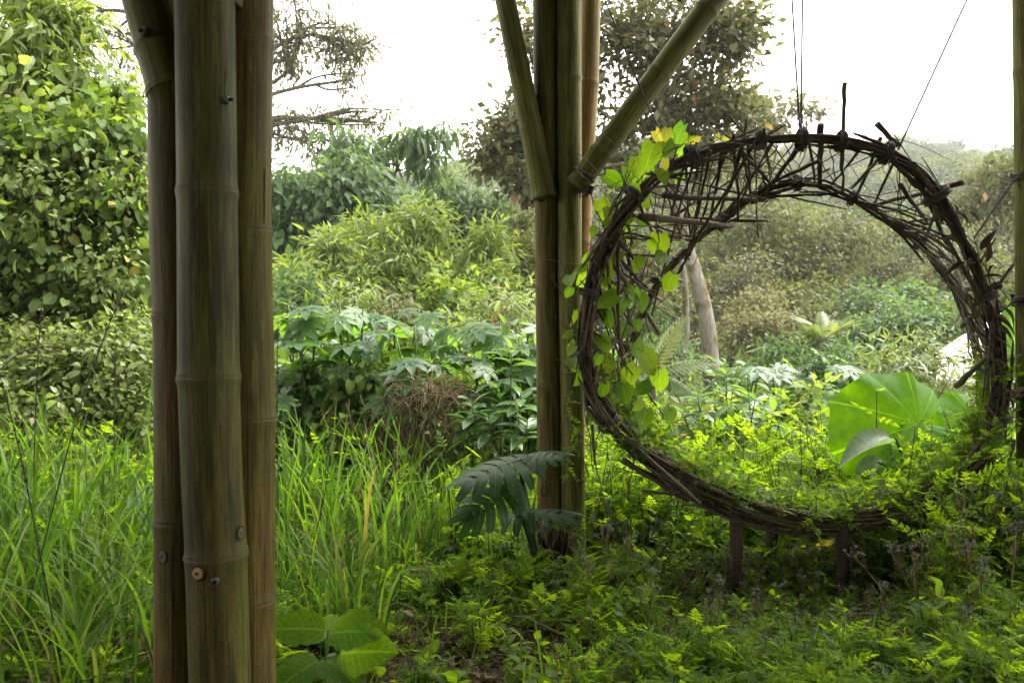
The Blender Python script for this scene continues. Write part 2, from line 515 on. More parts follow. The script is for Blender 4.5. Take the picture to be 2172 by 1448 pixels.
M['strand'] = bark_mat('ring_strand', (0.013, 0.009, 0.006), (0.12, 0.080, 0.048), (70, 70, 70), 0.85, 0.6)
M['stick'] = bark_mat('ring_stick', (0.026, 0.019, 0.012), (0.17, 0.125, 0.075), (60, 60, 60), 0.85, 0.6, moss=(0.07, 0.065, 0.03))
M['post'] = bark_mat('support_post', (0.020, 0.014, 0.010), (0.075, 0.055, 0.036), (40, 40, 6), 0.9, 0.6)
M['moss'] = bark_mat('moss', (0.03, 0.028, 0.010), (0.10, 0.095, 0.03), (70, 70, 70), 1.0, 1.0)
M['rope'] = plain_mat('rope', (0.085, 0.078, 0.075), 0.8, 0, 0.35, 120)
M['darkrope'] = plain_mat('dark_rope', (0.045, 0.036, 0.027), 0.85, 0, 0.4, 120)
M['straw'] = leaf_mat('dry_straw', [(0.07, 0.048, 0.022), (0.13, 0.092, 0.042), (0.20, 0.15, 0.075)], (0.15, 0.11, 0.05), 0.2, 0.8, 0.2, vein=0)
M['steel'] = plain_mat('zinc_bolt', (0.20, 0.185, 0.165), 0.6, 0.7, 0.3, 200)
M['hole'] = plain_mat('dark_crack', (0.008, 0.007, 0.006), 0.95)
M['plug'] = plain_mat('wood_plug', (0.34, 0.21, 0.075), 0.6, 0, 0.2, 90)
M['plug_dull'] = plain_mat('weathered_plug', (0.075, 0.062, 0.030), 0.7, 0, 0.3, 90)
M['bam_old'] = bamboo_mat('weathered_bamboo', (0.078, 0.078, 0.013), (0.105, 0.086, 0.020), (0.070, 0.040, 0.011), 0.45, 0.7)
M['bam_warm'] = bamboo_mat('warm_bamboo', (0.105, 0.094, 0.016), (0.138, 0.094, 0.024), (0.095, 0.042, 0.013), 0.6, 0.4)
M['bam_green'] = bamboo_mat('olive_bamboo', (0.118, 0.132, 0.017), (0.175, 0.155, 0.036), (0.085, 0.064, 0.02), 0.40, 0.35)
M['bam_orange'] = bamboo_mat('tan_bamboo', (0.22, 0.17, 0.06), (0.33, 0.20, 0.08), (0.28, 0.13, 0.045), 0.70, 0.15)
M['thatch'] = bark_mat('thatch', (0.05, 0.035, 0.02), (0.16, 0.12, 0.07), (3, 60, 60), 1, 1)
# ------------------------------------------------------------------ ground and hills
def fbm(x, y, s, seed=0.0):
    v = 0
    for k in range(4):
        f = s * 2 ** k
        v = v + (np.sin(x * f + seed + 1.7 * k) * np.cos(y * f * 1.13 - seed * 0.7 + 2.3 * k) + 0.5 * np.sin((x + y) * f * 0.71 + 3.1 * k + seed)) / 2 ** k
    return v

def ground_z(x, y):
    x = np.asarray(x, float); y = np.asarray(y, float)
    t = np.clip((y - 18) / 232, 0, 1)
    s = t * t * (3 - 2 * t)
    ridge = 43 + 7.0 * np.tanh((x - 20) / 60) + 3.0 * np.sin(x * 0.021 + 1.0) + 1.2 * np.sin(x * 0.083)
    near = 0.035 * fbm(x, y, 0.9, 2.0) * np.clip((y - 1) / 3, 0, 1)
    far = 1.6 * fbm(x, y, 0.035, 4.0) * np.clip((y - 25) / 60, 0, 1)
    return s * ridge + near + far

def grid_mesh(mb, xs, ys, zf):
    X, Y = np.meshgrid(xs, ys)
    Z = zf(X, Y)
    V = np.stack([X, Y, Z], -1).reshape(-1, 3)
    nx = len(xs)
    i = np.arange(len(ys) - 1)[:, None] * nx
    j = np.arange(nx - 1)[None]
    F = np.stack([i + j, i + j + 1, i + nx + j + 1, i + nx + j], -1).reshape(-1, 4)
    mb.add(V, F)

m_soil, N, L, out = new_mat('soil')
tx = N.new('ShaderNodeTexCoord')
nz = N.new('ShaderNodeTexNoise'); nz.inputs['Scale'].default_value = 9; nz.inputs['Detail'].default_value = 9; nz.inputs['Roughness'].default_value = 0.7
L.new(tx.outputs['Object'], nz.inputs['Vector'])
n2 = N.new('ShaderNodeTexNoise'); n2.inputs['Scale'].default_value = 0.4; n2.inputs['Detail'].default_value = 5
L.new(tx.outputs['Object'], n2.inputs['Vector'])
c = ramp(N, L, nz.outputs[0], [(0.3, (0.020, 0.015, 0.009)), (0.55, (0.055, 0.042, 0.024)), (0.75, (0.10, 0.08, 0.05))])
c = mix(N, L, ramp(N, L, n2.outputs[0], [(0.40, (0, 0, 0)), (0.62, (0.8, 0.8, 0.8))]), c, (0.035, 0.050, 0.015))
pb = N.new('ShaderNodeBsdfPrincipled'); L.new(c, pb.inputs['Base Color']); pb.inputs['Roughness'].default_value = 0.95
bp = N.new('ShaderNodeBump'); bp.inputs['Strength'].default_value = 0.8; bp.inputs['Distance'].default_value = 0.04
L.new(nz.outputs[0], bp.inputs['Height']); L.new(bp.outputs[0], pb.inputs['Normal'])
L.new(pb.outputs[0], out.inputs[0])

mb = MB()
xs = np.concatenate([np.linspace(-420, -12, 52), np.linspace(-11.5, 11.5, 94), np.linspace(12, 420, 52)])
ys = np.concatenate([np.linspace(-60, -2, 12), np.linspace(-1.5, 12, 60), np.linspace(12.5, 60, 40), np.linspace(64, 420, 60)])
grid_mesh(mb, xs, ys, ground_z)
tag(mb.build('ground', m_soil), 'dark leaf-littered soil rising into the forested hillside', kind='structure')

# ------------------------------------------------------------------ pavilion roof overhead (shades the near ground)
pav = thing('pavilion_roof', (0, -1.2, 0), 'thatched pavilion roof overhead carried by the bamboo columns', 'roof')
mb = MB()
for (x0, x1, y0, y1, z0, z1) in [(-9.5, 9.5, -12.0, 4.62, 4.62, 4.27)]:
    V = [(x0, y0, z0), (x1, y0, z0), (x1, y1, z1), (x0, y1, z1), (x0, y0, z0 + .28), (x1, y0, z0 + .28), (x1, y1, z1 + .28), (x0, y1, z1 + .28)]
    mb.add(V, [(3, 2, 1, 0), (4, 5, 6, 7), (0, 1, 5, 4), (1, 2, 6, 5), (2, 3, 7, 6), (3, 0, 4, 7)])
mb.build('thatch', M['thatch'], pav, False)
for k in range(10):
    mb = MB()
    x = -9 + k * 2.0
    mb.tube([(x, -11.9, 4.55), (x, -2, 4.32), (x, 4.58, 4.17)], 0.055, 8)
    mb.build('rafter', M['bam_old'], pav)
for y, z in ((4.40, 4.08), (0.6, 4.17), (-4.5, 4.28)):
    mb = MB()
    mb.tube([(-9.4, y, z), (0, y, z), (9.4, y, z)], 0.06, 8)
    mb.build('beam', M['bam_old'], pav)
# unseen board wall added behind the viewer to keep the cane fronts dark
bw = thing('added_shade_wall', (0, -6.5, 0), 'added unseen board wall behind the viewer keeping light off the canes', 'wall')
for k in range(23):
    mb = MB()
    x0 = -9.6 + k * 0.825
    x1, y0, y1, z1 = x0 + 0.81, -6.52, -6.48, 4.2
    V = [(x0, y0, -.1), (x1, y0, -.1), (x1, y1, -.1), (x0, y1, -.1), (x0, y0, z1), (x1, y0, z1), (x1, y1, z1), (x0, y1, z1)]
    mb.add(V, [(3, 2, 1, 0), (4, 5, 6, 7), (0, 1, 5, 4), (1, 2, 6, 5), (2, 3, 7, 6), (3, 0, 4, 7)])
    mb.build('board', M['post'], bw, False)

# ------------------------------------------------------------------ bamboo
def cane(rows, d, nodes, mat, parent, ext_top=None, ext_bot=None, name='cane', segs=28):
    """rows: (py, x left, x right) in the photo; nodes: py of the rings"""
    rows = sorted(rows)
    C = np.array([P((a + b) / 2, y, d) for y, a, b in rows])
    R = np.array([(b - a) / 2 / FPX * d for y, a, b in rows])
    ny = [P(0, y, d)[2] for y in nodes]
    def ext(C, R, z):
        s = (C[-1] - C[-2]) / (C[-1][2] - C[-2][2]) if len(C) > 1 else A(0, 0, 1)
        return np.vstack([C, C[-1] + s * (z - C[-1][2])]), np.append(R, R[-1])
    if ext_bot is not None:
        C, R = ext(C, R, ext_bot)
    if ext_top is not None:
        C, R = ext(C[::-1], R[::-1], ext_top)
        C, R = C[::-1], R[::-1]
    z = C[:, 2][::-1]
    cx, cyy, rr = C[:, 0][::-1], C[:, 1][::-1], R[::-1]
    return cane_z(z, cx, cyy, rr, ny, mat, parent, name, segs)

def cane_z(z, cx, cyy, rr, ny, mat, parent, name, segs):
    zs = set(np.round(np.arange(z[0], z[-1], 0.07), 4)) | {z[0], z[-1]}
    off = [(-.05, 1.0), (-.022, 1.012), (-.009, 1.05), (-.003, 1.065), (0, 1.02), (.003, 1.05), (.010, 1.015), (.035, 1.0)]
    sc = rr.mean() / 0.07
    for n in ny:
        for o, m in off:
            if z[0] < n + o * sc < z[-1]:
                zs.add(n + o * sc)
    zs = np.array(sorted(zs))
    mul = np.ones(len(zs)); near = np.zeros(len(zs))
    for n in ny:
        k = (zs - n) / sc
        mul *= np.interp(k, [o for o, _ in off], [m for _, m in off], 1, 1)
        near = np.maximum(near, np.clip(1 - np.abs(k) / 0.016, 0, 1))
    X, Y, R = np.interp(zs, z, cx), np.interp(zs, z, cyy), np.interp(zs, z, rr) * mul
    mb = MB()
    mb.tube(np.stack([X, Y, zs], 1), R, segs)
    mb.A[-1][:, 0] = np.repeat(near, segs)
    # across runs round the cane with its seam at the back
    return mb.build(name, mat, parent)

def brace(p0, p1, r0, r1, nodes, mat, parent, name='cane'):
    """a straight cane between two points; nodes as fractions"""
    p0, p1 = np.asarray(p0), np.asarray(p1)
    Ln = np.linalg.norm(p1 - p0)
    sc = r0 / 0.07
    off = [(-.05, 1.0), (-.022, 1.012), (-.009, 1.05), (-.003, 1.065), (0, 1.02), (.003, 1.05), (.010, 1.015), (.035, 1.0)]
    us = sorted(set(np.round(np.linspace(0, Ln, 24), 4)) | {n * Ln + o * sc for n in nodes for o, _ in off})
    us = np.array([u for u in us if 0 <= u <= Ln])
    mul = np.ones(len(us)); near = np.zeros(len(us))
    for n in nodes:
        k = (us - n * Ln) / sc
        mul *= np.interp(k, [o for o, _ in off], [m for _, m in off], 1, 1)
        near = np.maximum(near, np.clip(1 - np.abs(k) / 0.016, 0, 1))
    mb = MB()
    mb.tube(p0 + (p1 - p0) * (us / Ln)[:, None], (r0 + (r1 - r0) * us / Ln) * mul, 24)
    mb.A[-1][:, 0] = np.repeat(near, 24)
    return mb.build(name, mat, parent)

def disc(name, px, py, d, r_px, mat, parent, depth=0.006, n=A(0, -1, 0), hole=None, tilt=0.0):
    """a flat round plug or washer facing the viewer"""
    c = P(px, py, d)
    n = norm(n + A(tilt, 0, 0))
    s = norm(np.cross(n, A(0, 0, 1))); b = np.cross(s, n)
    r = r_px / FPX * d
    k = 20
    a = np.linspace(0, 2 * math.pi, k, endpoint=False)
    mb = MB()
    rings = [(r, 0.0), (r, depth), (r * 0.86, depth * 1.25)]
    V = np.vstack([c + n * h + rr * (np.cos(a)[:, None] * s + np.sin(a)[:, None] * b) for rr, h in rings])
    F = []
    for i in range(2):
        for j in range(k):
            F.append((i * k + j, i * k + (j + 1) % k, (i + 1) * k + (j + 1) % k, (i + 1) * k + j))
    mb.add(V, F)
    mb.L.append(2 * k + np.arange(k)); mb.T.append(np.array([k]))
    o = mb.build(name, mat, parent, False)
    if hole:
        mb = MB()
        q = hole / FPX * d
        V = np.vstack([c + n * h + q * (np.cos(a)[:, None] * s + np.sin(a)[:, None] * b) for h in (depth * 1.3, depth * 2.2)])
        mb.add(V, [(j, (j + 1) % k, k + (j + 1) % k, k + j) for j in range(k)])
        mb.L.append(k + np.arange(k)); mb.T.append(np.array([k]))
        mb.build('pin', M['hole'], o, False)
    return o

def ring_line(name, px, py, d, r_px, mat, parent, tilt=0.0, n=A(0, -1, 0), w=0.0012):
    c = P(px, py, d); n = norm(n + A(tilt, 0, 0))
    s = norm(np.cross(n, A(0, 0, 1))); b = np.cross(s, n)
    r = r_px / FPX * d
    a = np.linspace(0, 2 * math.pi, 25)
    mb = MB()
    mb.tube(c + r * (np.cos(a)[:, None] * s + 1.25 * np.sin(a)[:, None] * b), w, 5, cap=False)
    return mb.build(name, mat, parent)

def line_on(name, pts, w, mat, parent):
    mb = MB()
    mb.tube(np.array([P(*p) for p in pts]), [w * 0.3] + [w] * (len(pts) - 2) + [w * 0.3], 5)
    return mb.build(name, mat, parent)

# --- near column: three canes and two braces
dB = 1.92
c1 = thing('bamboo_column', P(450, 1448, dB) * A(1, 1, 0), 'thick near column of three weathered bamboo canes bolted together', 'bamboo column')
dA, dC = 2.02, 2.04
cA = cane([(188, 317, 432), (500, 321, 436), (660, 328, 442), (960, 331, 446), (1448, 330, 446)], dA, [665, 1100], M['bam_warm'], c1, None, -0.03)
cB = cane([(0, 374, 496), (400, 379, 501), (800, 381, 506), (1000, 388, 511), (1170, 397, 521), (1448, 405, 529)], dB, [20 - 420, 405, 797, 1172], M['bam_old'], c1, 4.2, -0.03)
cC = cane([(0, 462, 578), (480, 462, 573), (650, 464, 577), (880, 467, 582), (1270, 468, 581), (1448, 470, 584)], dC, [490, 886, 1270, 90], M['bam_warm'], c1, 4.2, -0.03)
b1 = brace(P(374, 200, dA), P(255, -230, dA + .05), 57 / FPX * dA, 57 / FPX * dA, [0.02, 0.22, 0.62], M['bam_green'], c1)
b2 = brace(P(466, 2, dB + .03), P(560, -300, dB + 0.02), 44 / FPX * dB, 46 / FPX * dB, [0.03, 0.6], M['bam_old'], c1)
def hit(px, row, d):
    """where the line of sight at px meets a cane of centre/radius given by its edges in the photo"""
    u = (px - CX) / FPX
    cx, r = ((row[0] + row[1]) / 2 - CX) / FPX * d, (row[1] - row[0]) / 2 / FPX * d
    qa, qb, qc = u * u + 1, -2 * (u * cx + d), cx * cx + d * d - r * r
    t = (-qb - math.sqrt(max(0, qb * qb - 4 * qa * qc))) / (2 * qa)
    return t, A((u * t - cx) / r, (t - d) / r, 0)
disc('washer', 302, 68, dA - .062, 11, M['steel'], b1, 0.004, A(-0.25, -1, 0.2), 5)
for px, py in ((318, 174), (334, 176)):
    disc('nail', px, py, dA - .05, 3.2, M['steel'], b1, 0.004, A(-.5, -1, 0))
t, n = hit(479, (377, 499), dB); disc('bolt', 479, 214, t - .001, 8, M['steel'], cB, 0.010, n, 4)
t, n = hit(421, (399, 522), dB); disc('plug', 421, 1215, t - .002, 12.5, M['plug'], cB, 0.004, n, 3.2)
ring_line('plug_ring', 421, 1215, t - .004, 12.5, M['hole'], cB, 0, n)
t, n = hit(456, (399, 522), dB); disc('bolt', 456, 1231, t - .001, 8, M['steel'], cB, 0.007, n, 4)
t, n = hit(511, (396, 521), dB); ring_line('plug_ring', 511, 1130, t, 12, M['hole'], cB, 0, n, w=.0008)
disc('plug', 511, 1130, t + .0008, 11, M['plug_dull'], cB, 0.0012, n, 2)
t, n = hit(344, (331, 446), dA); ring_line('plug_ring', 344, 1180, t, 13, M['hole'], cA, 0, n, w=.0008)
disc('plug', 344, 1180, t + .0008, 12, M['plug_dull'], cA, 0.0012, n, 2)
def crack(px, y0, y1, row, d, w, par):
    t, n = hit(px, row, d)
    ys = np.linspace(y0, y1, 9)
    line_on('crack', [(px + rng.normal(0, .5), y, t + w * .3) for y in ys], w, M['hole'], par)
crack(478, 140, 275, (376, 498), dB, .0018, cB)
crack(455, 1190, 1330, (400, 523), dB, .0014, cB)
crack(366, 1150, 1448, (331, 446), dA, .0014, cA)
crack(561, 355, 475, (462, 575), dC, .0012, cC)
crack(440, 820, 905, (383, 507), dB, .0009, cB)
crack(425, 1300, 1440, (403, 527), dB, .0009, cB)

# --- middle column beside the woven ring
dD = 4.72
c2 = thing('bamboo_column', P(1190, 1200, dD) * A(1, 1, 0), 'slender bamboo column with two slanting braces beside the woven ring', 'bamboo column')
cD = cane([(0, 1130, 1184), (420, 1134, 1187), (800, 1138, 1191), (1200, 1141, 1196)], dD, [205, 606, 815, 1000, 415], M['bam_warm'], c2, 4.2, -0.03)
cE = cane([(0, 1181, 1233), (380, 1182, 1234), (580, 1183, 1234), (880, 1189, 1238), (1130, 1190, 1242)], dD - .04, [165, 380, 583, 792, 1010], M['bam_green'], c2, 4.2, -0.03)
cF = cane([(0, 1232, 1274), (180, 1226, 1270), (400, 1212, 1257), (570, 1207, 1252), (1130, 1190, 1236)], dD + .14, [-60, 178, 372, 514, 700], M['bam_orange'], c2, 4.2, -0.03)
bG = brace(P(1156, 420, dD - .075), P(1058, -70, dD - .08), 25 / FPX * dD, 21 / FPX * dD, [0.012, 0.30, 0.57], M['bam_green'], c2)
bH = brace(P(1222, 395, dD - .13), P(1565, -70, dD - .05), 23.5 / FPX * dD, 25.5 / FPX * dD, [0.012, 0.15, 0.51, 0.8], M['bam_green'], c2)
disc('nail', 1133, 362, dD - .125, 3, M['steel'], bG, 0.004)
t, n = hit(1155, (1140, 1194), dD); ring_line('plug_ring', 1155, 1042, t - .001, 8, M['hole'], cD, 0, n, w=0.0022)
crack(1177, 515, 640, (1136, 1189), dD, .004, cD)
crack(1175, 890, 1000, (1139, 1193), dD, .003, cD)
# a charred, dark rooted stump of dead stems at the foot
mb = MB()
for k in range(34):
    a = rng.uniform(-1, 1); b0 = P(1172 + a * 34, 1205, dD - .12 + rng.uniform(-.05, .06))
    h = rng.uniform(.12, .36)
    b0[2] = -0.01
    mb.tube([b0, b0 + A(rng.normal(0, .02), rng.normal(0, .02), h * .5), b0 + A(rng.normal(0, .04), rng.normal(0, .03), h)], [.012, .010, .005], 5)
mb.build('dead_stem', M['post'], c2)

# --- column at the far side of the ring
dR = 4.45
c3 = thing('bamboo_column', P(2190, 1200, dR) * A(1, 1, 0), 'pale bamboo column at the picture edge tied to the ring with ropes', 'bamboo column')
cane([(0, 2151, 2206), (150, 2153, 2208), (600, 2157, 2212), (1200, 2162, 2218)], dR, [150, 545, 900], M['bam_green'], c3, 4.2, -0.03)
cane([(0, 2196, 2250), (600, 2202, 2257), (1200, 2208, 2262)], dR - .06, [300, 720, 1050], M['bam_warm'], c3, 4.2, -0.03)

# ------------------------------------------------------------------ woven ring
dF, dK = 4.28, 4.80
ring = thing('woven_ring', P(1700, 1110, dF) * A(1, 1, 0), 'big round frame woven from dark vines and sticks hanging on ropes', 'woven ring')
front_px = [(1700, 296), (1780, 300), (1850, 314), (1920, 345), (1975, 400), (2025, 480), (2075, 580), (2112, 690), (2128, 800), (2122, 900), (2085, 985), (2010, 1045), (1900, 1088), (1790, 1108), (1690, 1105), (1580, 1080), (1470, 1035), (1380, 975), (1300, 905), (1258, 840), (1240, 760), (1240, 680), (1253, 600), (1283, 510), (1335, 425), (1400, 368), (1470, 330), (1550, 305), (1630, 296)]
back_px = [(1690, 388), (1740, 393), (1800, 415), (1870, 455), (1935, 500), (1990, 555), (2035, 620), (2062, 700), (2082, 790), (2082, 880), (2055, 960), (1990, 1015), (1890, 1050), (1790, 1066), (1690, 1062), (1590, 1040), (1500, 1000), (1425, 945), (1365, 880), (1335, 810), (1333, 750), (1350, 690), (1380, 620), (1420, 560), (1475, 510), (1530, 470), (1580, 430), (1630, 402)]
FRONT = np.array([P(x, y, dF) for x, y in front_px])
BACK = np.array([P(x, y, dK) for x, y in back_px])
FS = catmull(FRONT, 720, True)
BS = catmull(BACK, 720, True)

def arc_strand(S, start, length, spread, r, name, parent, mat, flick=0.0, stiff=True):
    """one vine or split stick bent along the hoop; start and length in turns"""
    nk = max(4, int(length * (18 if stiff else 34)))
    idx = (np.linspace(start, start + length, nk) * len(S)).astype(int) % len(S)
    t = norm(np.roll(S, -3, 0) - np.roll(S, 3, 0))[idx]
    side = norm(np.cross(t, A(0, 1, 0)))
    o0, o1 = rng.normal(0, spread, 2), rng.normal(0, spread, 2)
    w = np.linspace(0, 1, nk)[:, None]
    off = o0 * (1 - w) + o1 * w + rng.normal(0, spread * .32, (nk, 2))
    off[-1] += flick * A(1, .4)
    off[0] -= (flick * .5) * A(1, -.4)
    n = nk * 5
    pts = catmull(S[idx] + side * off[:, :1] + A(0, 1, 0) * off[:, 1:], n)
    u = np.arange(n)
    rad = r * (1 + rng.normal(0, .07, n)) * np.linspace(1.1, .75, n) * np.clip(np.minimum(u, u[::-1]) / 3 + .5, .5, 1)
    mb = MB()
    mb.tube(pts, rad, 6)
    return mb.build(name, mat, parent)

mbh = MB(); mbh.tube(np.vstack([FS[::12], FS[:1]]) , 0.013, 8, cap=False)
fh = mbh.build('front_hoop', M['strand'], ring)
mbh = MB(); mbh.tube(np.vstack([BS[::12], BS[:1]]), 0.010, 8, cap=False)
bh = mbh.build('back_hoop', M['strand'], ring)
def pick():
    return M['strand'] if rng.random() < .6 else M['stick']
for k in range(62):
    arc_strand(FS, rng.random(), rng.uniform(.08, .30), rng.uniform(.010, .025), rng.uniform(.004, .0125), 'vine_strand', fh, pick(), rng.choice([0, .03, -.03, .08, -.06]))
for k in range(46):   # thicker bundle in the lower half
    arc_strand(FS, rng.uniform(.28, .62), rng.uniform(.10, .26), rng.uniform(.022, .046), rng.uniform(.004, .012), 'vine_strand', fh, pick(), rng.choice([0, .03, -.04]))
for k in range(34):   # side next to the column and the far shoulder
    arc_strand(FS, rng.choice([rng.uniform(.62, .84), rng.uniform(.06, .28)]), rng.uniform(.07, .16), rng.uniform(.014, .032), rng.uniform(.004, .011), 'vine_strand', fh, pick(), rng.choice([0, .04, -.05]))
for k in range(44):   # loose ends
    arc_strand(FS, rng.random(), rng.uniform(.06, .16), rng.uniform(.03, .05), rng.uniform(.0015, .004), 'vine_strand', fh, pick(), rng.choice([.1, -.1, .15]), False)
for k in range(56):
    arc_strand(BS, rng.random(), rng.uniform(.07, .26), rng.uniform(.012, .030), rng.uniform(.0035, .011), 'vine_strand', bh, pick(), rng.choice([0, 0, .04, -.04]))
for k in range(30):   # long sticks slanting from the back hoop to the front one on the far side
    i = int(rng.uniform(.05, .27) * 720); j = (i + rng.integers(25, 75)) % 720
    p0, p1 = BS[i] + rng.normal(0, .02, 3), FS[j] * .72 + BS[j] * .28 + rng.normal(0, .03, 3)
    mb = MB()
    m_ = (p0 + p1) / 2 + norm((p0 + p1) / 2 - FS.mean(0)) * .03
    q = catmull(np.array([p0, m_, p1]), 10)
    mb.tube(q + rng.normal(0, .002, q.shape), rng.uniform(.004, .010) * np.linspace(1, .8, 10), 6)
    mb.build('stick', pick(), ring)
# seat: vines laid side by side between the two hoops along the bottom
mb = MB()
for k in range(46):
    w = rng.uniform(-.05, 1.05)
    a0, a1 = rng.uniform(.29, .36), rng.uniform(.60, .72)
    idx = (np.linspace(a0, a1, 50) * 720).astype(int) % 720
    jdx = idx
    q = FS[idx] * (1 - w) + BS[jdx] * w
    q[:, 2] += -.03 + .022 * np.sin(np.linspace(0, 9, 50) + rng.uniform(0, 6)) + rng.normal(0, .012)
    mb.tube(q, rng.uniform(.006, .014), 5)
so = mb.build('seat', M['strand'], ring)
so['kind'] = 'stuff'

STICKS = [  # x0 y0 x1 y1 width px ; f = front hoop plane, k = back hoop plane
    (1407, 415, 1625, 425, 10, 'f', 'k'), (1359, 459, 1551, 479, 12, 'f', 'k'), (1452, 463, 1628, 468, 7, 'k', 'k'), (1583, 252, 1578, 300, 4, 'f', 'f'),
    (1545, 245, 1590, 296, 4, 'f', 'f'), (1666, 264, 1612, 298, 4, 'f', 'f'), (1608, 273, 1552, 296, 4, 'f', 'f'), (1556, 285, 1566, 466, 6, 'f', 'k'),
    (1532, 320, 1507, 462, 6, 'f', 'k'), (1573, 315, 1525, 459, 7, 'f', 'k'), (1576, 325, 1638, 392, 7, 'f', 'k'), (1703, 300, 1636, 392, 9, 'f', 'k'),
    (1741, 266, 1739, 394, 11, 'f', 'k'), (1792, 176, 1788, 290, 8, 'f', 'f'), (1787, 290, 1787, 412, 7, 'f', 'k'), (1737, 342, 1630, 390, 7, 'f', 'k'),
    (1587, 310, 1592, 420, 5, 'f', 'k'), (1425, 459, 1570, 372, 5, 'k', 'k'), (1412, 372, 1560, 350, 5, 'f', 'k'), (1328, 445, 1415, 499, 5, 'f', 'k'),
    (1310, 430, 1305, 520, 5, 'f', 'f'), (1322, 455, 1345, 520, 6, 'f', 'k'), (1860, 262, 1905, 310, 10, 'f', 'f'), (1868, 293, 1814, 426, 6, 'f', 'k'),
    (2043, 387, 1834, 441, 9, 'f', 'k'), (1717, 305, 1732, 394, 5, 'f', 'k'), (1760, 358, 1690, 392, 5, 'k', 'k'), (1676, 418, 1796, 444, 3, 'k', 'k'),
    (1627, 418, 1793, 409, 5, 'k', 'k'), (1860, 340, 1806, 400, 6, 'f', 'k'), (1910, 393, 1969, 475, 8, 'f', 'k'), (1252, 665, 1372, 572, 14, 'f', 'k'),
    (1248, 684, 1340, 627, 6, 'f', 'k'), (1297, 557, 1398, 705, 9, 'f', 'k'), (1311, 470, 1312, 722, 7, 'f', 'f'), (1314, 512, 1364, 570, 7, 'f', 'k'),
    (1246, 766, 1364, 680, 12, 'f', 'k'), (1326, 616, 1342, 720, 5, 'k', 'k'), (1255, 645, 1310, 706, 6, 'f', 'k'), (1310, 494, 1478, 506, 5, 'f', 'k'),
    (1386, 478, 1488, 510, 5, 'k', 'k'), (1314, 712, 1338, 895, 10, 'k', 'k'), (1245, 700, 1300, 725, 7, 'f', 'f'), (2045, 613, 2120, 607, 12, 'k', 'f'),
    (2040, 691, 2098, 634, 9, 'k', 'f'), (2028, 818, 2100, 752, 11, 'k', 'f'), (2075, 770, 2135, 700, 8, 'k', 'f'), (2060, 850, 2070, 990, 9, 'k', 'f'),
    (2108, 640, 2095, 830, 7, 'f', 'f'), (1960, 410, 2030, 560, 7, 'f', 'k'), (1985, 440, 1960, 520, 6, 'f', 'k'), (1940, 370, 2000, 470, 6, 'f', 'f'),
    (1880, 330, 1945, 400, 5, 'f', 'f'), (2010, 500, 2050, 640, 6, 'k', 'f'), (1600, 300, 1608, 505, 3, 'f', 'f'), (1380, 365, 1480, 430, 5, 'f', 'k'),
    (1455, 335, 1420, 470, 6, 'f', 'k'), (1493, 320, 1440, 500, 5, 'f', 'k'), (1350, 415, 1410, 560, 6, 'f', 'k'), (1290, 520, 1380, 620, 7, 'f', 'k'),
    (1640, 300, 1560, 430, 5, 'f', 'k'), (1830, 308, 1760, 398, 5, 'f', 'k'), (1900, 336, 1850, 440, 5, 'f', 'k'), (1262, 800, 1345, 742, 7, 'f', 'k'),
    (1270, 870, 1340, 820, 8, 'f', 'k'), (1255, 900, 1262, 985, 6, 'f', 'f'), (1240, 700, 1246, 860, 14, 'f', 'f'), (2065, 575, 2112, 505, 5, 'f', 'f'),
    (2090, 640, 2150, 560, 6, 'f', 'f'), (1320, 975, 1460, 1060, 12, 'f', 'f'), (1362, 1041, 1430, 1048, 7, 'f', 'f'), (1240, 862, 1290, 918, 9, 'f', 'f'),
]
def crooked(p0, p1, r, n=7, wob=0.005):
    t = np.linspace(0, 1, n)[:, None]
    q = p0 + (p1 - p0) * t
    q[1:-1] += rng.normal(0, wob, (n - 2, 3)) * np.linalg.norm(p1 - p0)
    return q, r * (1 + rng.normal(0, .10, n)) * np.linspace(1.08, .86, n)
for x0, y0, x1, y1, w, a, b in STICKS:
    d0 = (dF if a == 'f' else dK) + rng.uniform(-.05, .05)
    d1 = (dF if b == 'f' else dK) + rng.uniform(-.05, .05)
    mb = MB()
    mb.tube(*crooked(P(x0, y0, d0), P(x1, y1, d1), w * 1.15 / 2 / FPX * (d0 + d1) / 2), 7)
    mb.build('stick', M['stick'] if rng.random() < .65 else M['strand'], ring)
for k in range(30):   # open lattice on the side next to the column
    i = int(rng.uniform(.70, .96) * 720); j = (i + rng.integers(-85, 85)) % 720
    p0, p1 = FS[i] + rng.normal(0, .03, 3), BS[j] + rng.normal(0, .03, 3)
    e = rng.uniform(0, .25)
    mb = MB()
    mb.tube(*crooked(p0 - (p1 - p0) * e * .4, p1 + (p1 - p0) * e, rng.uniform(.003, .0085), 7, .006), 6)
    mb.build('stick', pick(), ring)
# thin twigs woven across, all round
for k in range(95):
    i = int(rng.uniform(-.34, .34) * 720) % 720 if k % 4 else rng.integers(720)
    j = (i + rng.integers(-70, 70)) % 720
    mb = MB()
    e = rng.uniform(-.06, .22)
    p0, p1 = FS[i] + rng.normal(0, .03, 3), BS[j] + rng.normal(0, .03, 3)
    p1 = p1 + (p1 - p0) * max(e, 0) * .6
    mb.tube(*crooked(p0, p1, rng.uniform(.0016, .0042), 8, .012), 5)
    mb.build('twig', M['strand'], ring)
# dangling threads
for x, y, ln in ((1603, 395, 110), (1606, 430, 80), (1520, 330, 90), (1640, 480, 60), (2010, 700, 90), (1455, 400, 120)):
    mb = MB()
    p = [P(x + rng.normal(0, 4) * i / 3, y + ln * i / 6, dK) for i in range(7)]
    mb.tube(p, .0018, 4)
    mb.build('thread', M['strand'], ring)
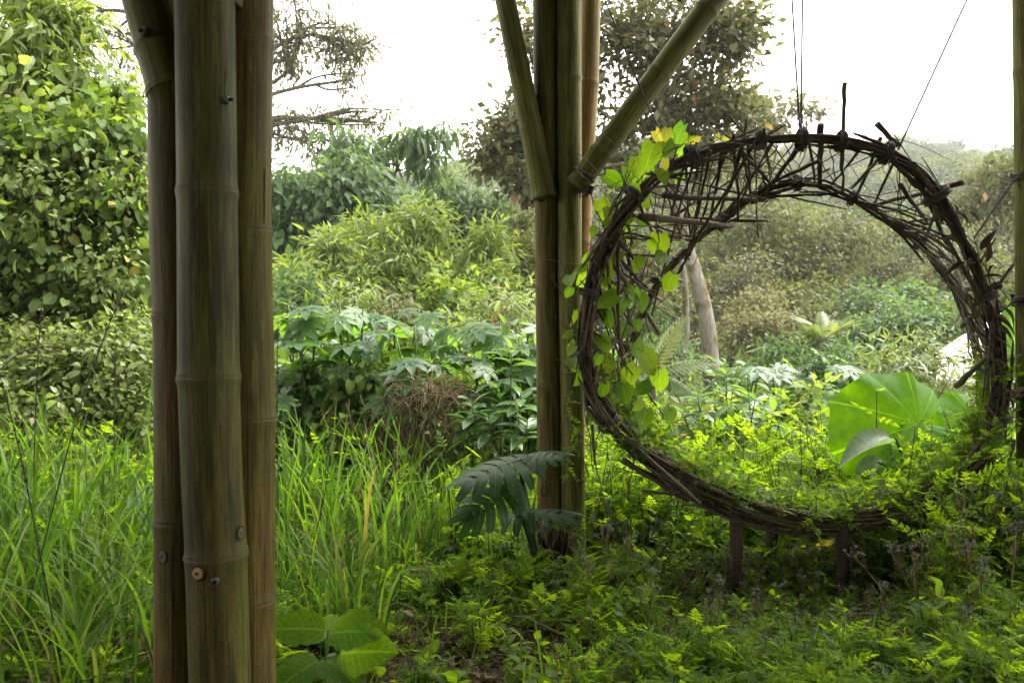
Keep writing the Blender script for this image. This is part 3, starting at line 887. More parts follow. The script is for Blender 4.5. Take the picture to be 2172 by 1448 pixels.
# lashings wound round the hoops
def lashing(c, axis, r, turns, mat, parent, w=.0035, name='lashing'):
    axis = norm(axis); s = norm(np.cross(axis, A(.3, 1, .2))); b = np.cross(axis, s)
    n = turns * 12
    a = np.linspace(0, turns * 2 * math.pi, n)
    h = np.linspace(-.5, .5, n) * turns * w * 1.5
    rr = r * (1 + rng.normal(0, .05, n))
    mb = MB()
    mb.tube(c + axis * h[:, None] + s * (np.cos(a) * rr)[:, None] + b * (np.sin(a) * rr)[:, None], w, 5)
    for q in range(3):
        e = c + norm(rng.normal(0, 1, 3)) * r
        mb.tube([e, e + A(rng.normal(0, .02), -.01, -rng.uniform(.02, .07))], [w, w * .5], 4)
    return mb.build(name, mat, parent)
for idx, r in ((0, .062), (26, .055), (60, .06), (105, .075), (160, .055), (220, .05), (540, .06), (600, .058), (645, .06), (690, .05), (500, .05), (450, .065)):
    t = FS[(idx + 4) % 720] - FS[(idx - 4) % 720]
    lashing(FS[idx], t, r, 7, M['darkrope'], ring)
for idx in (0, 55, 110, 520, 575, 640, 690):
    t = BS[(idx + 4) % 720] - BS[(idx - 4) % 720]
    lashing(BS[idx], t, .048, 6, M['darkrope'], ring)
# dark round gall caught in the weave
mb = MB()
c = P(1366, 642, 4.5)
a = np.linspace(0, 2 * math.pi, 14, endpoint=False)
lat = np.linspace(-1.45, 1.45, 9)
prof = np.array([c + A(0, 0, .040 * math.sin(l)) for l in lat])
mb.tube(prof, .042 * np.cos(lat) + .002 + .004 * np.sin(lat * 5), 14)
mb.build('gall', M['hole'], ring)
# dry pointed leaves still hanging on the far side
me_dry = None
mb = MB(); mb.leaves(strip(lambda t: .12 * math.sin(math.pi * min(1, t ** .6 + .06)) + .003, 6, .8, .5), [A(0, 0, 0)], A(0, 1, 0), A(0, 0, 1), 1.0, .4)
me_dry = mb.mesh('dry_leaf'); me_dry.materials.append(M['dryleaf'])
DRY = [(2080, 530, 2115, 480), (2092, 555, 2105, 500), (2085, 590, 2130, 575), (2060, 700, 2110, 712), (2110, 670, 2168, 690), (2115, 690, 2160, 716), (2060, 738, 2105, 748), (2105, 765, 2155, 772), (2065, 785, 2100, 782), (2110, 840, 2150, 800), (2085, 860, 2118, 878), (2120, 650, 2170, 670), (2118, 680, 2168, 694), (2095, 715, 2150, 722), (2060, 650, 2100, 640), (2070, 672, 2040, 660), (2128, 745, 2090, 735), (2112, 905, 2090, 935), (2050, 560, 2090, 540), (2100, 610, 2130, 590)]
for x0, y0, x1, y1 in DRY:
    p, q = P(x0, y0, dF - .05), P(x1, y1, dF - .05 + rng.uniform(-.06, .06))
    leaf_obj('dry_leaf', me_dry, ring, p, q - p, A(rng.normal(0, .3), -.6, .8), np.linalg.norm(q - p) * 1.15)
for k in range(26):
    i = int(rng.uniform(.16, .36) * 720)
    p = FS[i] + rng.normal(0, .05, 3)
    leaf_obj('dry_leaf', me_dry, ring, p, A(rng.normal(0.3, .6), rng.normal(0, .5), rng.normal(-.3, .4)), A(rng.normal(0, .4), -.6, .8), rng.uniform(.07, .17))

# moss cushions along the seat
mb = MB()
for k in range(420):
    w = rng.uniform(0, 1); i = int(rng.uniform(.36, .66) * 720) % 720
    p = FS[i] * (1 - w) + BS[i] * w + A(rng.normal(0, .02), 0, rng.uniform(-.02, .03))
    for q in range(3):
        e = p + rng.normal(0, .03, 3) + A(0, 0, .015)
        mb.tube([p, (p + e) / 2 + rng.normal(0, .008, 3), e], [.004, .003, .001], 3, cap=False)
mo = mb.build('moss', M['moss'], ring); mo['kind'] = 'stuff'

# posts under the ring
POSTS = [(1562, 1108, 1245, 27, 4.33, 'first short dark post under the woven ring, nearest the middle column'), (1637, 1112, 1235, 25, 4.72, 'short dark post under the ring set behind the other two'),
         (1788, 1120, 1262, 26, 4.27, 'sturdy dark post under the lowest part of the woven ring')]
for px, y0, y1, w, d, lab in POSTS:
    p1 = P(px, y0 - 12, d); p0 = P(px, y1, d); p0[2] = -.05
    mb = MB()
    n = 9
    t = np.linspace(0, 1, n)[:, None]
    q = p0 + (p1 - p0) * t + rng.normal(0, .003, (n, 3))
    mb.tube(q, w / 2 / FPX * d * (1 + rng.normal(0, .03, n)), 10)
    o = mb.build('support_post', M['post'])
    tag(o, lab, 'post', 'posts under the woven ring')
# stub with a rail at the edge
st = thing('low_railing', P(2140, 1230, 4.2) * A(1, 1, 0), 'low wooden post and rail beside the edge bamboo column', 'railing')
mb = MB(); p = P(2138, 1078, 4.2); q = p.copy(); q[2] = -.05
mb.tube([q, (p + q) / 2 + A(.004, 0, 0), p], .026, 10); mb.build('post', M['post'], st)
mb = MB(); mb.tube([P(2126, 1080, 4.19), P(2160, 1082, 4.15), P(2240, 1118, 4.0)], .022, 8); mb.build('rail', M['post'], st)
mb = MB(); mb.tube([P(2085, 1245, 4.25), P(2150, 1240, 4.2), P(2260, 1225, 4.1)], .03, 8); mb.build('lower_rail', M['post'], st)

# ------------------------------------------------------------------ ropes
def rope(pts, r, mat, label, name='rope', twist=.03):
    pts = catmull(np.asarray(pts), max(12, int(np.linalg.norm(np.asarray(pts)[-1] - np.asarray(pts)[0]) / .012)))
    n = len(pts)
    u = np.concatenate([[0], np.cumsum(np.linalg.norm(np.diff(pts, axis=0), axis=1))])
    t = norm(np.gradient(pts, axis=0)); s = norm(np.cross(t, A(0, 1, .01))); b = np.cross(t, s)
    mb = MB()
    for k in range(3):
        a = u / twist * 2 * math.pi + k * 2.094
        mb.tube(pts + (s * np.cos(a)[:, None] + b * np.sin(a)[:, None]) * r * .52, r * .56, 5)
    return tag(mb.build(name, mat), label, 'rope', 'ropes holding the woven ring')
def roof_pt(p, q):
    p, q = np.asarray(p), np.asarray(q)
    return q + (q - p) * (4.15 - q[2]) / (q[2] - p[2])
a, b = P(1697, 292, dF), P(1680, 0, dF + .05); rope([a, b, roof_pt(a, b)], .0062, M['rope'], 'grey rope slanting slightly, first of the pair above the ring top')
a, b = P(1699, 292, dF), P(1702, 0, dF + .05); rope([a, b, roof_pt(a, b)], .0062, M['rope'], 'grey vertical rope, second of the pair above the ring top')
a, b = P(1905, 318, dF), P(2051, 0, dF + .05); rope([a, b, roof_pt(a, b)], .0064, M['rope'], 'grey rope slanting away from the ring shoulder towards the edge column')
a, m_, b = P(1412, 296, dF), P(1366, 205, dD - .25), P(1283, 0, dD - .25); rope([a, m_, b, roof_pt(m_, b)], .0052, M['darkrope'], 'dark rope passing over the slanting brace down to the ring')
rope([P(1233, 348, dD - .16), P(1240, 375, dD - .20), P(1250, 398, dD - .16), P(1262, 440, dD - .25), P(1280, 480, dF)], .0055, M['darkrope'], 'short dark rope tying the brace foot to the ring')
rope([P(2066, 505, dF), P(2110, 442, dF + .05), P(2158, 376, dR - .08), P(2196, 350, dR - .02)], .0065, M['darkrope'], 'dark rope tying the ring shoulder to the edge column')
rope([P(2120, 662, dF), P(2140, 648, dF + .05), P(2160, 632, dR - .08), P(2200, 630, dR - .05)], .008, M['darkrope'], 'short dark rope tying the ring side to the edge column')
rope([P(2100, 850, dF), P(2130, 845, dF), P(2165, 838, dR - .08), P(2200, 842, dR)], .007, M['darkrope'], 'lowest short rope between ring and edge column')
lashing(P(1250, 402, dD - .17), A(.4, 0, 1), .020, 5, M['darkrope'], c2, .006)
lashing(P(1238, 372, dD - .13), A(.7, 0, 1), .070, 2, M['darkrope'], c2, .005)
lashing(P(2184, 636, dR), A(0, 0, 1), .080, 3, M['darkrope'], c3, .012)
lashing(P(2184, 842, dR), A(0, 0, 1), .080, 3, M['darkrope'], c3, .010)
lashing(P(2182, 378, dR), A(.1, 0, 1), .080, 3, M['darkrope'], c3, .008)
# ------------------------------------------------------------------ plants
UP = A(0, 0, 1)

def rand_dir(n):
    return norm(rng.normal(0, 1, (n, 3)))

def foliage(name, label, cat, blobs, tpl, size, mat, bark='bark', per=14, spread=None, droop=0.3, base=None, trunk_r=0.0, trunk=None, group=None,
            twigs=0.5, n_obj=0, obj_tpl=None, flat=1.0, parts=('trunk', 'crown'), hollow=2.2, limb_r=None, shade_up=1.0, twig_r=None, dens=1.0, lump=.24):
    """a tree or shrub: blobs = (px, py, d, rx, ry, clusters) in photo pixels at distance d; size in metres"""
    bl = []
    for b in blobs:
        c = P(b[0], b[1], b[2])
        rx, ry = b[3] / FPX * b[2], b[4] / FPX * b[2]
        bl.append((c, A(rx, rx * 0.85, ry), max(4, int(b[5] * dens))))
    allc = np.mean([b[0] for b in bl], axis=0)
    if base is None:
        base = A(allc[0], allc[1], 0)
    else:
        base = P(base[0], 724, base[1])
    base[2] = ground_z(base[0], base[1]) - .05
    th = thing(name, base, label, cat, group)
    wood = MB()
    if trunk is not None:
        tp = np.array([P(*q) for q in trunk])
        if tp[0][2] > base[2]:
            tp = np.vstack([[tp[0][0], tp[0][1], base[2]], tp])
        tp = catmull(tp, 22)
        rr = trunk_r * np.linspace(1.15, .55, len(tp)) * (1 + rng.normal(0, .03, len(tp)))
        rr[0] *= 1.3
        wood.tube(tp, rr, 10)
        hubs = tp[9:]
    else:
        hubs = np.array([base + (allc - base) * f for f in (.25, .45, .6)])
        if trunk_r:
            wood.tube(catmull(np.vstack([base, hubs]) + A(0, 0, 0), 10), trunk_r * np.linspace(1, .5, 10), 8)
    pos_all, dir_all, nrm_all = [], [], []
    spread = spread or size * 1.1
    lr = limb_r or (trunk_r * .4 if trunk_r else size * .06)
    tr = twig_r or max(.004, lr * .22)
    for c, r, nc in bl:
        m_ = max(3, nc // 7)
        fk = c + rand_dir(m_) * (rng.random(m_) ** (1 / hollow))[:, None] * r * .88
        cl = fk[rng.integers(0, m_, nc)] + rng.normal(0, lump, (nc, 3)) * r
        u = norm(cl - c)
        cl[:, 2] = np.maximum(cl[:, 2], ground_z(cl[:, 0], cl[:, 1]) + .05)
        h = hubs[np.argmin(np.linalg.norm(hubs - (c - A(0, 0, r[2] * .8)), axis=1))]
        mid = (h + c) / 2 + rng.normal(0, .12, 3) * np.linalg.norm(c - h)
        limb = catmull(np.array([h, mid, c]), 9)
        wood.tube(limb, np.linspace(lr, lr * .45, 9), 6)
        # forks inside the blob and a twig out to each cluster
        for f in fk:
            q = limb[rng.integers(5, 9)]
            wood.tube(catmull(np.array([q, (q + f) / 2 + rng.normal(0, .1, 3) * np.linalg.norm(f - q), f]), 6), np.linspace(lr * .5, lr * .25, 6), 5, cap=False)
        for e in cl[: int(nc * twigs)]:
            q = fk[np.argmin(np.linalg.norm(fk - e, axis=1))]
            wood.tube(np.array([q, (q + e) / 2 + rng.normal(0, .08, 3) * np.linalg.norm(e - q), e]), [tr, tr * .75, tr * .35], 4, cap=False)
        off = rng.normal(0, 1, (nc, per, 3)) * spread * A(1, 1, .75)
        p = (cl[:, None] + off).reshape(-1, 3)
        outw = np.repeat(u, per, 0)
        d = norm(norm(off.reshape(-1, 3)) * .7 + outw * .35 + rng.normal(0, .45, (nc * per, 3)) - UP * droop)
        nn = norm(UP * flat * shade_up + outw * .45 + rng.normal(0, .5, (nc * per, 3)))
        pos_all.append(p); dir_all.append(d); nrm_all.append(nn)
    p, d, nn = np.vstack(pos_all), np.vstack(dir_all), np.vstack(nrm_all)
    s = size * np.clip(rng.lognormal(-.08, .28, len(p)), .45, 1.6)
    keep = p[:, 2] > ground_z(p[:, 0], p[:, 1]) + .02
    p, d, nn, s = p[keep], d[keep], nn[keep], s[keep]
    wood.build(parts[0], M[bark], th)
    if n_obj:
        px = p[:, 0] / p[:, 1] * FPX + CX
        py = CY - (p[:, 2] - EYE) / p[:, 1] * FPX
        inside = (px > 0) & (px < 2172) & (py > 0) & (py < 1448)
        score = np.where(inside, p[:, 1] - 2.5 * s / size + rng.normal(0, .12, len(p)), 1e9)
        order = np.argsort(score)
        near, rest = order[:n_obj], order[n_obj:]
        mb = MB(); mb.leaves(obj_tpl or tpl, [A(0, 0, 0)], A(0, 1, 0), UP, 1.0, 0.0)
        lm = mb.mesh('leaf'); lm.materials.append(M[mat])
        for i in near:
            leaf_obj('leaf', lm, th, p[i], d[i], nn[i], s[i])
    else:
        rest = np.arange(len(p))
    mb = MB()
    mb.leaves(tpl, p[rest], d[rest], nn[rest], s[rest])
    o = mb.build(parts[1], M[mat], th)
    if n_obj:
        o['kind'] = 'stuff'
    return th

def scatter(name, label, protos, pts, rot, scl, kind='stuff'):
    """many copies of small plants as one object"""
    n = len(pts)
    coll = bpy.data.collections.new(name + '_plants')
    for i, (me, mats) in enumerate(protos):
        o = bpy.data.objects.new('%s_plant_%02d' % (name, i), me)
        coll.objects.link(o)
    me = bpy.data.meshes.new(name)
    me.vertices.add(n)
    me.vertices.foreach_set('co', np.asarray(pts, np.float32).ravel())
    for an, ty, val in (('rot', 'FLOAT_VECTOR', rot), ('scl', 'FLOAT', scl), ('pick', 'INT', rng.integers(0, len(protos), n))):
        at = me.attributes.new(an, ty, 'POINT')
        at.data.foreach_set('vector' if ty == 'FLOAT_VECTOR' else 'value', np.asarray(val, np.int32 if ty == 'INT' else np.float32).ravel())
    ob = bpy.data.objects.new(name, me)
    COL.objects.link(ob)
    ng = bpy.data.node_groups.new(name + '_nodes', 'GeometryNodeTree')
    ng.interface.new_socket('Geometry', in_out='INPUT', socket_type='NodeSocketGeometry')
    ng.interface.new_socket('Geometry', in_out='OUTPUT', socket_type='NodeSocketGeometry')
    gi, go = ng.nodes.new('NodeGroupInput'), ng.nodes.new('NodeGroupOutput')
    ip = ng.nodes.new('GeometryNodeInstanceOnPoints')
    ci = ng.nodes.new('GeometryNodeCollectionInfo')
    ci.inputs['Collection'].default_value = coll
    ci.inputs['Separate Children'].default_value = True
    ci.inputs['Reset Children'].default_value = True
    ip.inputs['Pick Instance'].default_value = True
    def attr(nm, ty):
        a = ng.nodes.new('GeometryNodeInputNamedAttribute'); a.data_type = ty
        a.inputs['Name'].default_value = nm
        return a.outputs['Attribute']
    er = ng.nodes.new('FunctionNodeEulerToRotation')
    ng.links.new(attr('rot', 'FLOAT_VECTOR'), er.inputs[0])
    ng.links.new(gi.outputs[0], ip.inputs['Points'])
    ng.links.new(ci.outputs[0], ip.inputs['Instance'])
    ng.links.new(attr('pick', 'INT'), ip.inputs['Instance Index'])
    ng.links.new(er.outputs[0], ip.inputs['Rotation'])
    ng.links.new(attr('scl', 'FLOAT'), ip.inputs['Scale'])
    ng.links.new(ip.outputs[0], go.inputs[0])
    ob.modifiers.new('scatter', 'NODES').node_group = ng
    return tag(ob, label, None, None, kind)

def two_mat_mesh(name, parts):
    """one mesh from several MBs, one material each"""
    allmb = MB(); mi = []
    for k, (mb, mat) in enumerate(parts):
        base = allmb.n
        for V, Lp, T, Aa in zip(mb.V, [None] * len(mb.V), [None] * len(mb.V), mb.A):
            allmb.V.append(V); allmb.A.append(Aa)
        allmb.L += [l + base for l in mb.L]
        allmb.T += mb.T
        mi.append(np.full(sum(len(t) for t in mb.T), k))
        allmb.n += mb.n
    me = allmb.mesh(name)
    for mb, mat in parts:
        me.materials.append(M[mat])
    me.polygons.foreach_set('material_index', np.concatenate(mi).astype(np.int32))
    return me, None

# ---------------- prototypes of small plants
def herb_proto(h, nl, ls, tpl=T_FERNY, mat='herb', stemmat='greenstem', lean=.12, flat=.9):
    lv, st = MB(), MB()
    ns = rng.integers(2, 4)
    for q in range(ns):
        top = A(rng.normal(0, lean) * h, rng.normal(0, lean) * h, h * rng.uniform(.75, 1.1))
        path = catmull(np.array([A(0, 0, -.04), top * .5 + A(rng.normal(0, .04) * h, rng.normal(0, .04) * h, 0), top]), 7)
        st.tube(path, np.linspace(.0032, .0012, 7) * (1 + h), 4, cap=False)
        for k in range(nl):
            t = .25 + .75 * k / (nl - 1)
            p = path[min(6, int(t * 6))]
            a = k * 2.4 + rng.uniform(-.5, .5)
            d = norm(A(math.cos(a), math.sin(a), .35 + .5 * (t > .9) + rng.normal(0, .4)))
            n = norm(A(-d[0] * .5, -d[1] * .5, 1) * flat + rng.normal(0, .5, 3))
            lv.leaves(tpl, [p], d, n, ls * rng.uniform(.7, 1.2) * (1.05 - .3 * t))
    return two_mat_mesh('herb', [(lv, mat), (st, stemmat)])

def tuft_proto(n, h, w, mat='grass', bend=.5):
    mb = MB()
    for k in range(n):
        blade(mb, A(rng.normal(0, .03), rng.normal(0, .03), -.03), h * rng.uniform(.5, 1.1), w * rng.uniform(.7, 1.2), rng.uniform(0, 6.28), bend * rng.uniform(.3, 1.5))
    return two_mat_mesh('tuft', [(mb, mat)])

def blade(mb, p, h, w, az, bend, rnd=None, n=7, flop=0.0):
    t = np.linspace(0, 1, n)
    dirx, diry = math.cos(az), math.sin(az)
    ang = .06 + bend * t ** 1.6 * 1.5 + flop * np.clip(t - .6, 0, 1) * 4
    ds = h / (n - 1)
    rr = np.concatenate([[0], np.cumsum(np.sin(ang[1:]) * ds)])
    zz = np.concatenate([[0], np.cumsum(np.cos(ang[1:]) * ds)])
    c = p + np.stack([rr * dirx, rr * diry, zz], 1)
    ww = w * .5 * np.clip(np.minimum(.55 + t * 2.0, 1) * (1 - t ** 3.2), .03, 1)
    tw = rng.uniform(-.5, .5)
    sx, sy = -diry * math.cos(tw) + dirx * math.sin(tw), dirx * math.cos(tw) + diry * math.sin(tw)
    side = A(sx, sy, 0)
    up = np.stack([-np.cos(ang) * dirx, -np.cos(ang) * diry, np.sin(ang)], 1)
    V = np.stack([c - side * ww[:, None], c - up * (ww * -.0)[:, None] - up * (ww * .35)[:, None], c + side * ww[:, None]], 1).reshape(-1, 3)
    i = np.arange(n - 1)[:, None] * 3
    F = np.stack([i + A(0, 1).astype(int), i + 1 + A(0, 1).astype(int), i + 4 + A(0, 1).astype(int), i + 3 + A(0, 1).astype(int)], -1).reshape(-1, 4)
    lf = np.zeros((n, 3, 3)); lf[..., 0] = rng.random() if rnd is None else rnd; lf[..., 1] = t[:, None]; lf[..., 2] = A(-1, 0, 1)
    mb.add(V, F, lf.reshape(-1, 3))

def clump_proto(r, n, size, tpl, mat):
    """a knee-high leafy bush"""
    lv, st = MB(), MB()
    for k in range(n // 9):
        u = rand_dir(1)[0]; u[2] = abs(u[2])
        e = u * r * rng.uniform(.4, 1.0) * A(1, 1, 1.15)
        st.tube([A(0, 0, -.05), e * .5 + rng.normal(0, .06, 3) * r, e], [.008, .006, .003], 4, cap=False)
        off = rng.normal(0, size * 1.0, (9, 3))
        lv.leaves(tpl, e + off, norm(off + u * size - UP * size * .4), norm(UP + rng.normal(0, .45, (9, 3)) + u * .4), size * rng.uniform(.6, 1.2, 9))
    return two_mat_mesh('clump', [(lv, mat), (st, 'twig')])

def litter_proto():
    mb = MB()
    for k in range(7):
        a = rng.uniform(0, 6.28); ln = rng.uniform(.05, .22)
        p = A(rng.normal(0, .08), rng.normal(0, .08), rng.uniform(.0, .03))
        e = p + A(math.cos(a), math.sin(a), rng.uniform(-.1, .55)) * ln
        mb.tube([p, (p + e) / 2 + rng.normal(0, .01, 3), e], [.0022, .0018, .001], 4, cap=False)
    mb.leaves(T_OVAL_LO, rng.normal(0, .09, (7, 3)) * A(1, 1, .12) + A(0, 0, .015), rng.normal(0, 1, (7, 3)) * A(1, 1, .2), norm(UP + rng.normal(0, .5, (7, 3))), rng.uniform(.03, .07, 7))
    return two_mat_mesh('litter', [(mb, 'straw')])

def seedhead_proto(h):
    st, fl = MB(), MB()
    top = A(rng.normal(0, .05), rng.normal(0, .05), h)
    path = catmull(np.array([A(0, 0, -.03), top * .5 + rng.normal(0, .015, 3), top]), 6)
    st.tube(path, np.linspace(.003, .0014, 6), 4, cap=False)
    for k in range(7):
        e = top + norm(rng.normal(0, 1, 3) * A(1, 1, .4) + UP * .8) * rng.uniform(.02, .055)
        st.tube([path[4], e], [.0012, .0008], 3, cap=False)
        m = 9
        fl.leaves(T_QUAD, e + rng.normal(0, .003, (m, 3)), rand_dir(m), rand_dir(m), rng.uniform(.006, .011, m))
    return two_mat_mesh('seedhead', [(st, 'straw'), (fl, 'dryflower')])

# ---------------- trees behind
foliage('airy_tree', 'tall airy brownish tree seen on both sides of the near column', 'tree',
        [(250, 60, 24, 150, 110, 55), (290, 230, 24, 110, 90, 30), (650, 60, 24, 110, 75, 70), (740, 110, 24, 80, 50, 60), (620, 120, 24, 70, 60, 34), (610, 260, 24, 60, 50, 26), (640, 300, 24, 60, 60, 24), (760, 235, 24, 75, 20, 14), (690, 250, 24, 80, 28, 16), (800, 260, 24, 50, 14, 7), (150, 30, 24, 90, 60, 30), (470, 120, 24, 160, 140, 80), (740, 170, 24, 60, 30, 14)],
        T_LANCE_LO, .21, 'dusky', 'bark', dens=1.35, lump=.30, per=15, spread=.24, droop=.6, base=(420, 24), trunk_r=.30, trunk=[(425, 700, 24), (415, 520, 24), (400, 330, 24), (360, 180, 24), (340, 40, 24)], twigs=.9, hollow=1.6, limb_r=.085, twig_r=.022)
foliage('broad_tree', 'spreading dark-limbed tree with a pale leaning trunk behind the middle column', 'tree',
        [(1330, 80, 14.5, 110, 120, 80), (1430, 60, 14.5, 110, 100, 80), (1545, 80, 14.5, 62, 50, 46), (1520, 40, 14.5, 60, 50, 30), (1510, 180, 14.5, 90, 90, 60), (1585, 50, 14.5, 25, 30, 12), (1400, 230, 14.5, 100, 80, 60), (1330, 330, 14.5, 80, 60, 34), (1080, 260, 14.5, 75, 55, 62), (1060, 330, 14.5, 65, 45, 46), (1110, 390, 14.5, 60, 45, 40), (1200, 180, 14.5, 110, 120, 60), (1150, 60, 14.5, 70, 80, 34), (1460, 320, 14.5, 90, 60, 40), (1350, 420, 14.5, 80, 50, 24), (1540, 250, 14.5, 60, 55, 30)],
        T_OVAL_LO, .15, 'oak', 'palebark', dens=1.15, lump=.27, per=16, spread=.18, droop=.2, base=(1510, 14.5), trunk_r=.155, trunk=[(1512, 860, 14.5), (1508, 780, 14.5), (1500, 690, 14.5), (1478, 590, 14.5), (1455, 520, 14.5), (1440, 440, 14.5), (1430, 340, 14.5), (1415, 230, 14.5), (1400, 120, 14.5)], twigs=.8, hollow=1.8, limb_r=.055, twig_r=.012)
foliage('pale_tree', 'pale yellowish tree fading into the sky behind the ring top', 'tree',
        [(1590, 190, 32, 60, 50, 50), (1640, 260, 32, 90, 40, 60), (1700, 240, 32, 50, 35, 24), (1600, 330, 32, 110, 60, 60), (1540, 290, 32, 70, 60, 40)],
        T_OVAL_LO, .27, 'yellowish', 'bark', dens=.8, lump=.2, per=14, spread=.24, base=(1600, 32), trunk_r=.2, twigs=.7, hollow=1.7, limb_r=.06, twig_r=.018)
foliage('slender_tree', 'slender pale tree with lichened trunk inside the ring view', 'tree',
        [(1390, 560, 13, 50, 50, 14), (1380, 640, 13, 50, 40, 10)], T_LANCE_LO, .15, 'airy', 'palebark', per=12, spread=.16,
        base=(1440, 13), trunk_r=.075, trunk=[(1440, 830, 13), (1447, 760, 13), (1455, 690, 13), (1452, 600, 13), (1440, 520, 13)], twigs=.9, limb_r=.03)
foliage('drooping_tree', 'small green tree with drooping leaf bunches against the sky', 'tree',
        [(740, 320, 19, 60, 35, 22), (850, 300, 19, 50, 32, 24), (925, 290, 19, 28, 28, 9), (800, 350, 19, 55, 40, 22), (720, 300, 19, 30, 30, 10), (880, 345, 19, 35, 30, 9)],
        T_LANCE, .36, 'mid', 'bark', per=14, spread=.20, droop=1.1, base=(810, 19), trunk_r=.06, trunk=[(815, 560, 19), (805, 470, 19), (830, 400, 19), (845, 340, 19)], twigs=.9, limb_r=.028)
foliage('green_tree', 'dense mid green tree rising beside the near column', 'tree',
        [(640, 420, 17, 110, 80, 80), (740, 400, 17, 90, 60, 60), (800, 440, 17, 90, 60, 50), (620, 500, 17, 90, 70, 50), (700, 480, 17, 90, 60, 40), (540, 430, 17, 90, 90, 40)],
        T_OVAL_LO, .20, 'mid', 'bark', dens=1.4, per=16, spread=.22, droop=.9, trunk_r=.12, hollow=2.4)
foliage('green_tree', 'rounded hazy green tree in the gap beside the middle column', 'tree',
        [(940, 420, 21, 70, 55, 50), (1010, 440, 21, 80, 50, 44), (960, 490, 21, 110, 60, 50), (1060, 480, 21, 80, 60, 34)],
        T_LANCE_LO, .28, 'mid', 'bark', dens=1.4, per=16, spread=.26, droop=.9, trunk_r=.12, hollow=2.4)
foliage('willowy_bush', 'bright yellow-green bush with narrow leaves in the middle distance', 'bush',
        [(890, 480, 13, 62, 55, 50), (850, 540, 12.8, 80, 50, 44), (940, 545, 13, 60, 50, 34), (1040, 525, 12.5, 46, 48, 36), (790, 500, 13.3, 55, 40, 30), (690, 530, 12.5, 60, 45, 36), (760, 590, 12.3, 80, 40, 34), (900, 600, 12.3, 90, 40, 34), (1030, 600, 12, 80, 40, 34), (640, 590, 11.8, 70, 40, 34)],
        T_LANCE, .16, 'willow', 'greenstem', dens=1.4, lump=.3, per=16, spread=.12, droop=.15, trunk_r=.05, hollow=2.6, twigs=.6, limb_r=.02, parts=('stem', 'foliage'))
foliage('brown_bush', 'brownish twiggy bush just behind the middle column', 'bush',
        [(1100, 560, 15, 70, 60, 60), (1110, 470, 17, 60, 60, 40), (1190, 560, 15, 80, 90, 50)], T_OVAL_LO, .12, 'airy', 'bark', per=18, spread=.16, trunk_r=.05, parts=('stem', 'foliage'))

foliage('hedge_bush', 'round-leaved bush peeping out beside the near column', 'bush', [(640, 640, 10.5, 80, 50, 50), (600, 690, 9.8, 80, 50, 40)],
        T_OVAL_LO, .12, 'mid', 'twig', per=14, spread=.12, droop=.3, trunk_r=.03, hollow=2.4, lump=.3, limb_r=.012, parts=('stem', 'foliage'))
foliage('hedge_bush', 'small narrow-leaved bush above the first castor plants', 'bush', [(755, 640, 10.8, 60, 46, 40), (700, 690, 10, 80, 44, 36)],
        T_LANCE, .14, 'willow', 'twig', per=14, spread=.12, droop=.3, trunk_r=.03, hollow=2.4, lump=.3, limb_r=.012, parts=('stem', 'foliage'))
foliage('hedge_bush', 'dull brownish bush in the dip of the hedge', 'bush', [(860, 660, 10.2, 70, 40, 44), (800, 705, 9.6, 80, 40, 34)],
        T_OVAL_LO, .09, 'airy', 'twig', per=14, spread=.12, droop=.3, trunk_r=.03, hollow=2.4, lump=.3, limb_r=.012, parts=('stem', 'foliage'))
foliage('hedge_bush', 'broad pale green bush over the flowering castor plant', 'bush', [(960, 650, 10.8, 70, 50, 46), (920, 700, 9.8, 90, 40, 34)],
        T_OVAL_LO, .12, 'vine', 'twig', per=14, spread=.12, droop=.3, trunk_r=.03, hollow=2.4, lump=.3, limb_r=.012, parts=('stem', 'foliage'))
foliage('hedge_bush', 'pale willowy bush leaning against the middle column view', 'bush', [(1070, 655, 10.2, 70, 46, 46), (1040, 710, 9.6, 80, 44, 34), (1130, 640, 11, 50, 50, 30)],
        T_LANCE, .13, 'paleleaf', 'twig', per=14, spread=.12, droop=.3, trunk_r=.03, hollow=2.4, lump=.3, limb_r=.012, parts=('stem', 'foliage'))
# vine-draped mass at the near side of the clearing
foliage('narrow_leaved_tree', 'leafy tree with long narrow leaves above the heart-leaved vine', 'tree',
        [(40, 60, 7.8, 130, 110, 64), (130, 90, 7.8, 85, 80, 56), (190, 190, 7.7, 65, 70, 40), (60, 200, 7.7, 110, 90, 50), (-60, 120, 7.8, 120, 150, 40)],
        T_LANCE, .17, 'willow', 'bark', per=18, spread=.11, droop=.6, trunk_r=.09, hollow=2.3, limb_r=.03, n_obj=150)
foliage('heart_leaved_vine', 'curtain of heart-leaved climbing vine beside the near column', 'vine',
        [(230, 330, 7.3, 85, 90, 60), (130, 350, 7.2, 130, 110, 80), (20, 330, 7.2, 120, 140, 70), (250, 460, 7.1, 80, 90, 46), (120, 520, 7.0, 130, 90, 70), (0, 540, 7.0, 110, 100, 50), (240, 590, 7.0, 90, 80, 40), (170, 640, 7.0, 120, 60, 40), (40, 660, 6.9, 100, 70, 40), (290, 380, 7.6, 50, 90, 30)],
        T_HEART, .090, 'vine', 'twig', dens=2.0, lump=.30, per=10, spread=.13, droop=.9, trunk_r=.05, hollow=2.8, flat=.55, limb_r=.02, n_obj=290, parts=('stem', 'foliage'))
